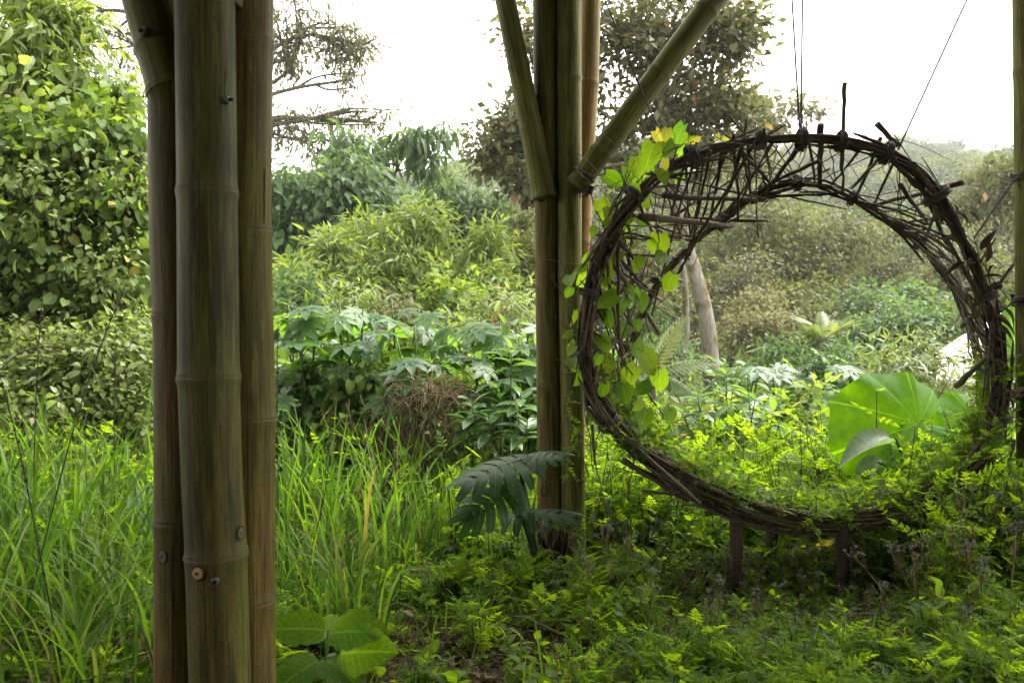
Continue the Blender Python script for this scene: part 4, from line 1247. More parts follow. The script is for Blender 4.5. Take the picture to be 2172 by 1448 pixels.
foliage('small_leaved_creeper', 'fine-leaved creeper with brown stems threaded through the heart-leaved vine', 'vine',
        [(250, 420, 7.0, 80, 120, 50), (120, 430, 6.9, 140, 120, 60), (20, 480, 6.9, 100, 160, 44), (220, 610, 6.7, 110, 90, 60), (80, 640, 6.7, 130, 90, 60), (300, 560, 7.2, 40, 120, 30)],
        T_OVAL, .06, 'paleleaf', 'twig', per=12, spread=.09, droop=.5, trunk_r=.02, hollow=3.2, lump=.35, flat=.7, limb_r=.012, twig_r=.004, twigs=.9, parts=('stem', 'foliage'))
foliage('tangled_shrub', 'tangled pale green shrub under the hanging vine', 'shrub',
        [(60, 760, 6.2, 130, 90, 70), (200, 780, 6.1, 120, 90, 70), (290, 870, 6.1, 70, 70, 40), (100, 880, 6.0, 150, 70, 60), (-20, 830, 6.1, 90, 100, 40), (290, 720, 6.4, 60, 80, 36)],
        T_OVAL, .062, 'paleleaf', 'twig', dens=1.6, lump=.32, per=14, spread=.075, droop=.2, trunk_r=.03, hollow=2.6, limb_r=.012, parts=('stem', 'foliage'))

# thicket between the columns, below the castor plants
foliage('leafy_thicket', 'broad-leaved thicket beside the near column', 'shrub', [(620, 800, 7.2, 80, 60, 46), (640, 870, 7.0, 90, 70, 50), (600, 930, 6.8, 60, 70, 30)],
        T_OVAL, .125, 'whorl', 'twig', per=9, spread=.11, droop=.4, trunk_r=.03, hollow=2.6, limb_r=.012, parts=('stem', 'foliage'))
foliage('creeper_thicket', 'thicket hung with dull green creeper below the castor plants', 'shrub', [(760, 820, 6.9, 100, 90, 60), (740, 920, 6.6, 90, 80, 50), (860, 830, 7.2, 100, 60, 40), (960, 830, 7.2, 90, 60, 34), (830, 940, 6.5, 90, 60, 30)],
        T_HEART, .075, 'vine', 'twig', per=12, spread=.09, droop=.9, trunk_r=.03, hollow=2.6, limb_r=.010, parts=('stem', 'foliage'))
foliage('leafy_thicket', 'dark green thicket behind the foot of the middle column', 'shrub', [(1030, 860, 6.8, 80, 70, 40), (1110, 800, 7.0, 80, 90, 46), (1010, 960, 6.4, 90, 60, 40), (1160, 900, 6.6, 80, 90, 40), (1260, 820, 6.8, 80, 110, 40)],
        T_OVAL, .10, 'whorl', 'twig', per=9, spread=.10, droop=.3, trunk_r=.03, hollow=2.6, limb_r=.012, parts=('stem', 'foliage'))

# inside and beyond the ring
foliage('airy_tree', 'grey-brown airy tree filling the upper part of the ring', 'tree',
        [(1600, 470, 26, 170, 80, 120), (1700, 540, 26, 160, 90, 120), (1560, 590, 26, 130, 90, 90), (1790, 490, 26, 90, 80, 50), (1640, 650, 26, 130, 60, 70)], T_OVAL_LO, .145, 'airy', 'bark', dens=1.8, per=20, spread=.24, droop=.4, base=(1680, 26), trunk_r=.18, twigs=.8, hollow=1.9, limb_r=.07, twig_r=.016)
foliage('bare_tree', 'dark branching tree with thin foliage on the slope inside the ring', 'tree',
        [(1870, 500, 30, 110, 70, 34), (1910, 570, 30, 100, 70, 40), (1840, 590, 30, 90, 60, 40)], T_OVAL_LO, .17, 'airy', 'bark', dens=1.3, per=14, spread=.28, base=(1860, 30), trunk_r=.17, twigs=1, hollow=1.5, limb_r=.10, twig_r=.03,
        trunk=[(1862, 700, 30), (1860, 620, 30), (1856, 560, 30), (1866, 500, 30)])
foliage('round_bush', 'fresh green bush on the slope by the ring edge', 'bush', [(1930, 690, 17, 90, 60, 60), (2010, 700, 17, 80, 70, 50), (1880, 720, 17, 80, 45, 40), (2080, 690, 18, 90, 90, 50)], T_OVAL_LO, .16, 'mid', 'twig', per=16, spread=.17, trunk_r=.04, parts=('stem', 'foliage'))
foliage('yellowing_bush', 'dry yellowing bush beyond the pale trunk', 'bush', [(1600, 650, 19, 60, 36, 50), (1640, 690, 18, 80, 45, 50), (1570, 705, 18, 70, 45, 44)], T_OVAL_LO, .12, 'yellowish', 'twig', per=16, spread=.15, trunk_r=.03, parts=('stem', 'foliage'))
foliage('twiggy_bush', 'brown-green twiggy bush at the foot of the pale trunk', 'bush', [(1410, 770, 12, 70, 50, 40), (1570, 815, 12, 80, 40, 44), (1650, 775, 13, 80, 45, 46), (1380, 690, 14, 80, 70, 40)], T_OVAL_LO, .10, 'mid', 'twig', per=16, spread=.12, trunk_r=.03, parts=('stem', 'foliage'))
foliage('feathery_shrub', 'mixed green shrub around the foot of the frond plant', 'shrub', [(1745, 770, 10.2, 70, 40, 44), (1680, 750, 10.4, 60, 40, 34), (1820, 745, 10.4, 60, 36, 34)], T_LANCE_LO, .12, 'mid', 'twig', per=14, spread=.11, trunk_r=.02, limb_r=.01, parts=('stem', 'foliage'))
foliage('silvery_shrub', 'silvery leaved shrub inside the ring behind the big leaf', 'shrub', [(1860, 790, 8.8, 80, 60, 50), (1940, 770, 9, 80, 60, 46), (1990, 830, 8.6, 80, 60, 40), (2050, 840, 8.6, 50, 50, 24)], T_LANCE, .13, 'palmf', 'twig', per=12, spread=.10, trunk_r=.02, limb_r=.01, parts=('stem', 'foliage'))
foliage('bronze_shrub', 'bronze tinted shrub low inside the ring', 'shrub', [(1740, 900, 7.2, 100, 60, 60), (1660, 920, 7.0, 80, 60, 40), (1800, 960, 6.6, 90, 60, 40), (1500, 900, 7.2, 90, 60, 40)], T_OVAL, .095, 'vine', 'twig', per=10, spread=.085, trunk_r=.02, limb_r=.01, parts=('stem', 'foliage'))
for lab, bl, sz, mt in (('olive leafy tree crowding behind the pale trunk', [(1560, 600, 21, 80, 60, 60), (1500, 680, 20, 60, 50, 36), (1600, 690, 20, 80, 50, 44)], .13, 'oak'),
                        ('grey-green rounded tree at the middle of the ring view', [(1710, 640, 20, 80, 60, 60), (1680, 700, 19, 80, 40, 40), (1760, 690, 19, 60, 44, 34)], .13, 'airy'),
                        ('darker green tree below the bare branching one', [(1850, 650, 19, 70, 55, 54), (1820, 700, 18, 70, 40, 36), (1900, 640, 20, 60, 50, 34)], .14, 'mid'),
                        ('dull olive tree on the slope beyond the ring shoulder', [(2010, 600, 22, 80, 60, 60), (2060, 540, 22, 70, 50, 44), (1970, 650, 21, 60, 50, 34)], .15, 'oak'),
                        ('brownish open tree behind the lattice of sticks', [(1400, 560, 19, 70, 70, 50), (1360, 640, 18, 70, 60, 40), (1440, 640, 19, 50, 50, 26)], .13, 'airy')):
    foliage('slope_tree', lab, 'tree', bl, T_OVAL_LO, sz, mt, 'bark', dens=1.3, lump=.26, per=16, spread=sz * 1.2, droop=.3, trunk_r=.10, hollow=2.0, limb_r=.04, twig_r=.012, twigs=.8)
foliage('edge_tree', 'light leafy tree on the slope above the ring shoulder', 'tree', [(2120, 390, 24, 60, 50, 44), (2080, 450, 24, 70, 50, 40), (2150, 480, 24, 60, 70, 34), (2170, 360, 24, 50, 50, 30)], T_OVAL_LO, .21, 'airy', 'bark', per=16, spread=.25, base=(2150, 24), trunk_r=.14, twigs=.8, hollow=1.8, limb_r=.05)
foliage('grey_bush', 'grey-green bush at the edge beyond the ring ropes', 'bush', [(2120, 580, 15, 60, 60, 44), (2170, 640, 15, 60, 80, 40), (2100, 640, 15, 50, 50, 30)], T_OVAL_LO, .13, 'airy', 'twig', per=14, spread=.13, trunk_r=.03, parts=('stem', 'foliage'))

# ---------------- large-leaved plants: every leaf its own mesh object
def leaf_mesh(name, tpl, mat):
    mb = MB(); mb.leaves(tpl, [A(0, 0, 0)], A(0, 1, 0), UP, 1.0, 0.0)
    me = mb.mesh(name); me.materials.append(M[mat])
    return me
ME_CASTOR = [leaf_mesh('castor_leaf', palmate(k, s), 'castor') for k, s in ((8, 2.5), (7, 2.3), (9, 2.65))]
ME_WHORL = leaf_mesh('whorl_leaf', T_OBLONG, 'whorl')

def castor(label, base_px, d, tops, nleaf, ls, group):
    b = P(base_px, 724, d); b[2] = ground_z(b[0], b[1]) - .03
    th = thing('castor_plant', b, label, 'plant', group)
    st = MB()
    for px, py, dd in tops:
        top = P(px, py, dd)
        path = catmull(np.array([b, (b + top) / 2 + A(rng.normal(0, .08), rng.normal(0, .08), .05), top]), 9)
        st.tube(path, np.linspace(.018, .007, 9), 6)
        for k in range(nleaf):
            t = rng.uniform(.5, 1)
            p = path[int(t * 8)]
            a = k * 2.399 + rng.uniform(-.4, .4)
            out_d = A(math.cos(a), math.sin(a), rng.uniform(.0, .7))
            e = p + norm(out_d) * rng.uniform(.14, .34)
            st.tube(catmull(np.array([p, (p + e) / 2 + UP * .03, e]), 5), np.linspace(.005, .003, 5), 4)
            s = ls * rng.uniform(.6, 1.15)
            dr = norm(A(math.cos(a), math.sin(a), rng.uniform(-1.0, .05)))
            nn = norm(UP * 1.0 + A(math.cos(a), math.sin(a), 0) * .45 + A(0, -.25, 0) + rng.normal(0, .22, 3))
            leaf_obj('leaf', ME_CASTOR[rng.integers(3)], th, e, dr, nn, s)
    st.build('stem', M['greenstem'], th)
    return th
CG = 'castor plants between the columns'
castor('castor plant closest to the near column with star leaves', 640, 6.9, [(610, 645, 6.9), (670, 665, 6.8), (640, 715, 6.7)], 8, .38, CG)
castor('castor plant with a whitish upturned leaf cluster over the thicket', 740, 6.8, [(720, 640, 6.9), (770, 655, 6.8), (735, 690, 6.7)], 8, .40, CG)
castor('castor plant bearing two drooping bluish star leaves', 880, 6.5, [(840, 715, 6.5), (930, 735, 6.5), (880, 690, 6.5)], 8, .38, CG)
castor('tallest yellow-green castor plant in the middle of the row', 850, 7.0, [(830, 630, 7.0), (890, 655, 6.9), (950, 660, 6.9)], 8, .38, CG)
castor('castor plant with a reddish flower spike', 1050, 6.7, [(1000, 690, 6.7), (1060, 680, 6.6), (1030, 730, 6.5)], 8, .40, CG)
castor('castor plant half hidden by the middle column', 1140, 6.6, [(1125, 670, 6.6), (1170, 690, 6.6), (1100, 720, 6.5)], 7, .42, CG)
CG2 = 'castor plants seen through the ring'
castor('castor plant seen through the ring beside the frond plant', 1640, 9.0, [(1620, 750, 9), (1660, 760, 9), (1600, 790, 8.8), (1640, 810, 8.7)], 6, .36, CG2)
castor('castor plant at the middle of the ring opening', 1730, 8.6, [(1700, 740, 8.8), (1740, 760, 8.6), (1720, 800, 8.4), (1690, 830, 8.3)], 6, .36, CG2)
castor('castor plant in the ring next to the silvery shrub', 1820, 8.4, [(1790, 770, 8.5), (1820, 800, 8.3), (1780, 840, 8.2)], 6, .36, CG2)
# red flower spike of the castor plant
sp = MB()
for k in range(60):
    p = P(1043 + k * .35 + rng.normal(0, 3), 690 - k * .55, 7.1)
    sp.leaves(T_QUAD, [p], rand_dir(1), rand_dir(1), .03)
sp.build('flower_spike', plain_mat('red_spike', (0.28, 0.07, 0.03)), [o for o in bpy.data.objects if o.get('label') == 'castor plant with a reddish flower spike'][0])

def whorled(label, base_px, d, tops, ls, n, mossy=False):
    b = P(base_px, 724, d); b[2] = ground_z(b[0], b[1]) - .03
    th = thing('whorled_shrub', b, label, 'shrub', 'shrubs with whorled glossy leaves')
    st = MB()
    fork = b + A(0, 0, .45)
    st.tube([b, (b + fork) / 2 + rng.normal(0, .015, 3), fork], [.022, .018, .014], 7)
    for px, py, dd in tops:
        top = P(px, py, dd)
        low = top * A(1, 1, 0) + A(0, 0, fork[2] + .02)
        path = catmull(np.array([fork, fork * .45 + low * .55, top]), 9)
        st.tube(path, np.linspace(.010, .0045, 9), 5)
        ax = norm(path[-1] - path[-2])
        for k in range(n):
            a = k * 2.399
            lev = k / n
            s0 = norm(np.cross(ax, A(.3, 1, .1))); b0 = np.cross(s0, ax)
            rad = math.cos(a) * s0 + math.sin(a) * b0
            dr = norm(rad + ax * (.15 + 1.1 * lev ** 2) + rng.normal(0, .14, 3))
            p = top - ax * .16 * (1 - lev)
            leaf_obj('leaf', ME_WHORL, th, p, dr, norm(ax + rng.normal(0, .25, 3) + UP * .5 - rad * .2), ls * rng.uniform(.7, 1.15) * (1.05 - .3 * lev))
    st.build('stem', M['greenstem'], th)
    if mossy:
        mo = MB()
        for k in range(240):
            t = rng.random(); p = b + (fork - b) * t * 1.3
            e = p + rng.normal(0, .035, 3)
            mo.tube([p, e], [.004, .001], 3, cap=False)
        mo.build('moss', M['moss'], th)['kind'] = 'stuff'
    return th
whorled('glossy whorled shrub standing in front of the castor row', 1075, 5.9, [(1085, 735, 5.9), (1000, 850, 5.8), (1105, 830, 5.7), (1035, 880, 5.7), (985, 885, 5.9), (1120, 890, 5.6), (1060, 830, 6.0)], .21, 11, True)
whorled('glossy whorled shrub on a mossy stem inside the ring', 1545, 6.1, [(1540, 790, 6.1), (1478, 835, 6.0), (1602, 845, 6.0), (1445, 870, 6.1), (1640, 870, 6.2), (1560, 865, 5.9), (1515, 885, 5.8), (1590, 905, 5.9)], .21, 11, True)
whorled('pale whorled shrub tucked beside the curled grey leaves', 1735, 5.6, [(1735, 945, 5.6), (1700, 965, 5.5), (1765, 975, 5.6)], .19, 10)

# ---------------- monstera
def monstera_tpl():
    parts = []
    for sgn in (-1, 1):
        for k, t in enumerate(np.linspace(-.02, .80, 6)):
            ang = sgn * (1.95 - 1.35 * (t + .02) / .82)
            ln = .50 * (1 - .30 * t - .22 * max(0, .18 - t) / .2)
            wb = (.078, .082, .082, .080, .074, .066)[k]
            fing = strip(lambda a, w=wb, l=ln: w / l * (1.02 + .10 * a - .42 * max(0, a - .45) - 2.2 * max(0, a - .82)), 7, -.03, .42)
            fv = fing[0]
            fv[:, 0] += .16 * sgn * -1 * fv[:, 1] ** 2          # fingers sweep towards the tip
            parts.append(turn(fing, ang, ln, (0, t, -.16 * t * t + .002 * k)))
    tip = strip(lambda a: .17 * (1 - a) ** .8 + .004, 4, .1, .2)
    parts.append(turn(tip, 0, .34, (0, .76, -.10)))
    rib = strip(lambda t: .014, 5, 0, .17)
    parts.append((rib[0] + A(0, 0, .008), rib[1], rib[2] * 0))
    return join(parts)
ME_MON = leaf_mesh('monstera_leaf', monstera_tpl(), 'monstera')
mon = thing('monstera_plant', P(1140, 1190, 4.55) * A(1, 1, 0), 'dark split-leaved monstera at the foot of the middle column', 'plant')
def stemmed(parent, pts, r, mat):
    mb = MB(); q = catmull(np.array([P(*p) for p in pts]), 12); mb.tube(q, np.linspace(r, r * .6, 12), 7)
    return mb.build('stem', M[mat], parent)
stemmed(mon, [(1142, 1205, 4.5), (1128, 1130, 4.45), (1112, 1040, 4.4), (1104, 985, 4.4), (1120, 968, 4.4)], .018, 'darkstem')
stemmed(mon, [(1138, 1200, 4.48), (1118, 1130, 4.4), (1095, 1070, 4.35), (1080, 1042, 4.3)], .013, 'darkstem')
stemmed(mon, [(1140, 1200, 4.46), (1122, 1130, 4.38), (1108, 1096, 4.32), (1100, 1088, 4.28)], .010, 'darkstem')
stemmed(mon, [(1120, 968, 4.4), (1132, 975, 4.45), (1146, 970, 4.5)], .009, 'darkstem')
def by_px(name, me, parent, b, t, nrm, k=1.0):
    p, q = P(*b), P(*t)
    return leaf_obj(name, me, parent, p, q - p, norm(np.asarray(nrm, float)), np.linalg.norm(q - p) * k)
by_px('leaf', ME_MON, mon, (1108, 972, 4.36), (966, 1012, 4.10), (.15, -.30, 1.0), .92)
by_px('leaf', ME_MON, mon, (1084, 1034, 4.30), (968, 1108, 4.08), (-.30, -.95, .35), .88)
by_px('leaf', ME_MON, mon, (1092, 1088, 4.28), (1222, 1074, 4.12), (-.1, -.26, 1.0), .9)
by_px('leaf', ME_MON, mon, (1112, 968, 4.42), (1166, 958, 4.3), (.2, -.6, .8), 1.4)
by_px('leaf', ME_MON, mon, (1098, 1020, 4.34), (1120, 1075, 4.2), (.7, -.6, .5), 1.0)

# ---------------- elephant ear
def ear_tpl(na=61, nr=10):
    """heart blade; petiole at the origin, tip at +y; across = distance to the nearest of the fanning ribs"""
    V, UV = [], []
    for i in range(nr + 1):
        r = i / nr
        for j in range(na):
            a = -math.pi + 2 * math.pi * j / (na - 1)
            R = .60 + .17 * math.cos(a) + .05 * math.cos(2 * a) - .46 * max(0, (abs(a) - 2.62) / .52) ** 1.5
            R *= 1 + .030 * math.sin(a * 11 + .6) + .018 * math.sin(a * 23)
            rib = math.sin(a * 5.0)
            wav = .035 * math.sin(a * 7 + .5) * r ** 2.5 + .020 * math.sin(a * 13 + 1) * r ** 3
            V.append((R * r * math.sin(a), R * r * math.cos(a), -.16 * r * r + wav + .16 * abs(math.sin(a)) * r - .022 * (abs(rib) < .2) * r * (1 - r)))
            UV.append((r, rib if r > .02 else 0.5))
    F = [(i * na + j, i * na + j + 1, (i + 1) * na + j + 1, (i + 1) * na + j) for i in range(nr) for j in range(na - 1)]
    return np.array(V), np.array(F), np.array(UV, float)
ME_EAR = leaf_mesh('ear_leaf', ear_tpl(), 'ear')
ME_EARB = leaf_mesh('curled_leaf', strip(lambda t: .26 * math.sin(math.pi * min(1, .12 + .88 * t)) ** .8 + .004, 8, 1.1, .45, .03), 'earback')
ear = thing('elephant_ear', P(1930, 1100, 5.0) * A(1, 1, 0), 'elephant ear plant with one huge glowing green leaf in the ring', 'plant')
by_px('leaf', ME_EAR, ear, (1948, 900, 5.02), (1815, 940, 4.92), (-.15, -.90, .42), 1.52)
by_px('leaf', ME_EAR, ear, (2075, 905, 5.25), (2030, 970, 5.1), (.1, -.9, .5), 1.7)
by_px('leaf', ME_EARB, ear, (1890, 940, 4.85), (1785, 948, 4.80), (.05, -.35, 1.0), 1.0)
by_px('leaf', ME_EARB, ear, (1866, 975, 4.9), (1806, 1045, 4.85), (-.75, -.6, .3), .9)
stemmed(ear, [(1935, 1110, 5.02), (1938, 1020, 5.05), (1930, 950, 5.05), (1948, 900, 5.03)], .018, 'greenstem')
stemmed(ear, [(1945, 1110, 5.05), (1990, 1020, 5.2), (2040, 940, 5.28), (2050, 900, 5.26)], .018, 'greenstem')
stemmed(ear, [(1925, 1110, 4.95), (1920, 1020, 4.9), (1910, 960, 4.86), (1900, 928, 4.85)], .012, 'greenstem')
stemmed(ear, [(1915, 1110, 4.9), (1900, 1030, 4.85), (1880, 990, 4.82), (1862, 980, 4.8)], .010, 'greenstem')

# ---------------- broad-leaved seedling close to the viewer
def toothed_tpl():
    n = 11
    def w(t):
        return .42 * math.sin(math.pi * min(1, .10 + .90 * t)) ** .8 * (1 - .28 * t) + .004
    v, f, u = strip(w, n, .16, .22, .018)
    for i in range(1, n):
        k = 1.07 if i % 2 else .93
        v[i * 3, 0] *= k; v[i * 3 + 2, 0] *= k
    return v, f, u
ME_SEED = leaf_mesh('seedling_leaf', toothed_tpl(), 'seedling')
sd_ = thing('broad_leaved_seedling', P(690, 1448, 2.42) * A(1, 1, 0), 'broad-leaved green seedling beside the foot of the near column', 'plant')
by_px('leaf', ME_SEED, sd_, (688, 1336, 2.42), (574, 1322, 2.38), (-.1, -.62, .8), 1.05)
by_px('leaf', ME_SEED, sd_, (702, 1342, 2.42), (810, 1326, 2.36), (.1, -.60, .8), 1.05)
by_px('leaf', ME_SEED, sd_, (722, 1385, 2.40), (815, 1372, 2.30), (.0, -.75, .65), 1.1)
by_px('leaf', ME_SEED, sd_, (676, 1400, 2.40), (583, 1448, 2.28), (-.1, -.6, .8), 1.1)
by_px('leaf', ME_SEED, sd_, (694, 1352, 2.45), (668, 1318, 2.55), (.0, -.7, .7), 1.5)
by_px('leaf', ME_SEED, sd_, (694, 1400, 2.40), (740, 1425, 2.30), (.2, -.5, .8), 1.3)
stemmed(sd_, [(690, 1690, 2.42), (694, 1520, 2.42), (690, 1420, 2.42), (696, 1336, 2.42)], .0045, 'greenstem')
for a, b in (((694, 1400), (676, 1400)), ((693, 1395), (722, 1385))):
    stemmed(sd_, [(*a, 2.42), ((a[0] + b[0]) / 2, a[1] - 3, 2.41), (*b, 2.40)], .003, 'greenstem')

# ---------------- leaves climbing on the ring
ME_RV = [leaf_mesh('climber_leaf', T_HEART, 'ringvine'), leaf_mesh('climber_leaf_yellow', T_HEART, 'yellowleaf')]
cl = thing('climbing_vine', P(1300, 1150, 4.3) * A(1, 1, 0), 'yellow-green heart-leaved climber on the ring side next to the column', 'vine')
RL = [(1390, 288, 34, 1), (1416, 283, 34, 1), (1450, 285, 62, 0), (1462, 305, 52, 0), (1430, 322, 55, 0), (1385, 325, 66, 0), (1412, 345, 26, 1), (1330, 372, 58, 0), (1285, 388, 56, 0), (1350, 350, 55, 0), (1300, 420, 45, 0), (1272, 440, 48, 0), (1285, 455, 40, 1), (1385, 435, 50, 0), (1372, 470, 46, 0), (1342, 460, 42, 1), (1398, 515, 60, 0), (1340, 500, 52, 0), (1352, 520, 36, 1), (1410, 555, 52, 0), (1362, 558, 38, 0), (1285, 572, 58, 0), (1262, 590, 58, 0), (1295, 600, 52, 0), (1308, 640, 48, 0), (1265, 660, 52, 0), (1318, 650, 40, 0), (1255, 690, 48, 0), (1290, 675, 44, 0), (1330, 700, 40, 0), (1345, 740, 44, 0), (1362, 770, 70, 0), (1300, 780, 55, 0), (1350, 795, 58, 0), (1275, 810, 44, 1), (1400, 800, 55, 0), (1320, 830, 48, 0), (1380, 830, 44, 0), (1300, 860, 46, 0), (1420, 880, 50, 0), (1370, 880, 46, 0), (1260, 740, 46, 0), (1480, 300, 34, 1), (1520, 292, 26, 1), (1540, 298, 24, 1), (1400, 372, 40, 0), (1440, 375, 38, 0), (1315, 545, 44, 1), (1210, 595, 40, 0), (1330, 620, 36, 0)]
for k in range(46):
    t_ = rng.random()
    i_ = int(rng.uniform(.66, .93) * 720) if t_ < .7 else int(rng.uniform(.60, .80) * 720)
    p_ = FS[i_] if rng.random() < .6 else BS[i_]
    RL.append((p_[0] / p_[1] * FPX + CX + rng.normal(0, 26), CY - (p_[2] - EYE) / p_[1] * FPX + rng.normal(0, 24), rng.uniform(22, 44), 0))
stem_hubs = []
for x, y, s, yel in RL:
    if x > 1470 and y > 318:
        continue
    pet = MB()
    d = rng.uniform(4.18, 4.60)
    dr = norm(A(rng.normal(-.2, .55), rng.normal(-.15, .3), rng.uniform(-1.1, -.2)))
    nn = norm(A(rng.normal(0, .5), -.75, rng.uniform(.1, .8)))
    q = P(x, y - s * .3, d)
    leaf_obj('leaf', ME_RV[yel], cl, q, dr, nn, s / FPX * d * rng.uniform(.78, 1.08))
    h = q + A(rng.normal(0, .03), rng.uniform(.0, .05), rng.uniform(.02, .07))
    pet.tube([h, (h + q) / 2 + A(0, 0, .008), q], [.0016, .0014, .0012], 4, cap=False)
    pet.build('leaf_stalk', M['greenstem'], cl)
    stem_hubs.append(h)
mb = MB()
for path in ([(1290, 1100), (1262, 960), (1290, 850), (1262, 720), (1275, 590), (1285, 470), (1330, 390), (1400, 330), (1470, 300)], [(1330, 1060), (1350, 900), (1310, 780), (1345, 640), (1395, 520), (1380, 420)], [(1260, 1000), (1235, 800), (1250, 660), (1300, 560), (1350, 500)]):
    q = catmull(np.array([P(x, y, 4.26 + .15 * rng.random()) for x, y in path]), 60)
    mb.tube(q + rng.normal(0, .004, q.shape), .0035, 5)
for k in range(30):   # grey tendrils
    x, y = rng.uniform(1240, 1500), rng.uniform(300, 860)
    if x > 1400 and y > 420:
        continue
    p = P(x, y, 4.3); e = p + rng.normal(0, .12, 3) - UP * .02
    mb.tube(catmull(np.array([p, (p + e) / 2 + rng.normal(0, .05, 3), e]), 8), .0016, 4, cap=False)
for h in stem_hubs:
    e = h + A(rng.normal(0, .10), rng.normal(0, .05), rng.uniform(.02, .16))
    mb.tube(catmull(np.array([h, (h + e) / 2 + rng.normal(0, .02, 3), e]), 6), .0018, 4, cap=False)
mb.build('stem', M['straw'], cl)
# small sprays climbing the middle column
vs_ = thing('fine_creeper', P(1215, 1200, 4.5) * A(1, 1, 0), 'fine feathery creeper trailing over the middle column foot', 'vine')
mb, lv = MB(), MB()
for path in ([(1110, 985), (1160, 970), (1215, 950), (1290, 935), (1360, 930)], [(1225, 960), (1212, 900), (1205, 860), (1215, 830)], [(1190, 1120), (1230, 1135), (1270, 1140), (1320, 1170)], [(1190, 945), (1205, 990), (1210, 1010)], [(1160, 1125), (1185, 1105), (1225, 1110), (1245, 1130)], [(1250, 1010), (1225, 930), (1240, 900)]):
    q = catmull(np.array([P(x, y, 4.48 + .05 * rng.random()) for x, y in path]), 16)
    mb.tube(q, .0026, 4)
    for p in q[::1]:
        lv.leaves(T_FERNY, [p], norm(A(rng.normal(0, 1), rng.normal(-.2, .5), rng.normal(-.3, .6))), norm(A(0, -.6, .8) + rng.normal(0, .3, 3)), rng.uniform(.03, .075))
mb.build('stem', M['greenstem'], vs_); lv.build('foliage', M['herb'], vs_)

# ---------------- fronds
ME_FROND = leaf_mesh('frond', T_FROND, 'palmf')
fr = thing('frond_plant', P(1745, 720, 11) * A(1, 1, 0), 'feathery crown of stiff fronds above the castor plants in the ring', 'plant')
fr.location.z = ground_z(P(1745, 720, 11)[0], 11)
c = P(1745, 715, 11)
for k in range(17):
    a = k * 2.399
    e = rng.uniform(.35, 1.7)
    leaf_obj('frond', ME_FROND, fr, c + rng.normal(0, .04, 3), A(math.cos(a), math.sin(a), e), norm(UP + A(-math.cos(a), -math.sin(a), 0) * .3), rng.uniform(.34, .52))
mb = MB(); b = c.copy(); b[2] = -.02; mb.tube(catmull(np.array([b, (b + c) / 2 + A(.05, 0, 0), c]), 8), np.linspace(.12, .09, 8), 8); mb.build('trunk', M['bark'], fr)
pf = thing('small_palm', P(1390, 820, 8.2) * A(1, 1, 0), 'small palm with a drooping comb-like frond behind the ring', 'palm')
c = P(1385, 790, 8.2)
for dx, dz, s in ((1.0, .55, .62), (-.6, .8, .6), (.3, 1.2, .6), (.9, -.2, .5), (-.9, .2, .5)):
    leaf_obj('frond', ME_FROND, pf, c, A(dx, -.2, dz), norm(UP + A(-dx * .4, -.5, 0)), s)
mb = MB(); b = c.copy(); b[2] = -.02; mb.tube([b, (b + c) / 2, c], [.04, .035, .025], 7); mb.build('trunk', M['bark'], pf)
ff = thing('far_palm', P(996, 420, 60), 'tiny distant palm on the skyline', 'palm')
c = P(996, 360, 60)
for k in range(11):
    a = k * 2.399
    leaf_obj('frond', ME_FROND, ff, c, A(math.cos(a), math.sin(a), rng.uniform(-.1, .8)), UP + A(.01, 0, 0), 1.4)
mb = MB(); b = c.copy(); b[2] = ground_z(b[0], b[1]); mb.tube([b, (b + c) / 2, c], [.16, .12, .09], 7); mb.build('trunk', M['bark'], ff)
ff.location = b
ff_fix = [o for o in ff.children]
for o in ff_fix:
    adopt(o, ff)
bn = thing('banana_plant', P(2180, 800, 6.5) * A(1, 1, 0), 'upright broad banana leaf behind the edge column', 'plant')
ME_BAN = leaf_mesh('banana_leaf', strip(lambda t: .15 * math.sin(math.pi * min(1, .1 + .9 * t)) ** .6 + .004, 9, .35, .25, .008), 'whorl')
for b, t in (((2165, 800, 6.5), (2140, 640, 6.4)), ((2190, 790, 6.5), (2230, 620, 6.3)), ((2150, 800, 6.5), (2118, 720, 6.3))):
    by_px('leaf', ME_BAN, bn, b, t, (-.5, -.8, .3), 1.0)
stemmed(bn, [(2170, 1075, 6.5), (2172, 950, 6.5), (2168, 800, 6.5)], .05, 'greenstem')

# white hut wall beyond the ring
hut = thing('white_hut', P(2180, 860, 11) * A(1, 1, 0), 'white plastered hut wall glimpsed behind the ring side', 'hut')
def box(mb, x0, x1, y0, y1, z0, z1):
    V = [(x0, y0, z0), (x1, y0, z0), (x1, y1, z0), (x0, y1, z0), (x0, y0, z1), (x1, y0, z1), (x1, y1, z1), (x0, y1, z1)]
    mb.add(V, [(3, 2, 1, 0), (4, 5, 6, 7), (0, 1, 5, 4), (1, 2, 6, 5), (2, 3, 7, 6), (3, 0, 4, 7)])
p = P(2122, 760, 11)
mb = MB()
x0, x1, y0, y1, z1 = p[0], p[0] + 3.0, 11.0, 13.4, 1.25
mb.add([(x0, y0, -.1), (x1, y0, -.1), (x1, y1, -.1), (x0, y1, -.1), (x0, y0, z1 - .5), (x1, y0, z1 - .5), (x1, y1, z1 - .5), (x0, y1, z1 - .5), ((x0 + x1) / 2, y0, z1 + .5), ((x0 + x1) / 2, y1, z1 + .5)],
       [(0, 1, 5, 4), (1, 2, 6, 5), (2, 3, 7, 6), (3, 0, 4, 7)])
mb.L += [mb.n - 10 + np.array([4, 5, 8]), mb.n - 10 + np.array([6, 7, 9])]; mb.T += [np.array([3, 3])]
mb.build('wall', plain_mat('white_plaster', (.72, .69, .66), .8, 0, .06, 3), hut, False)
mb = MB()
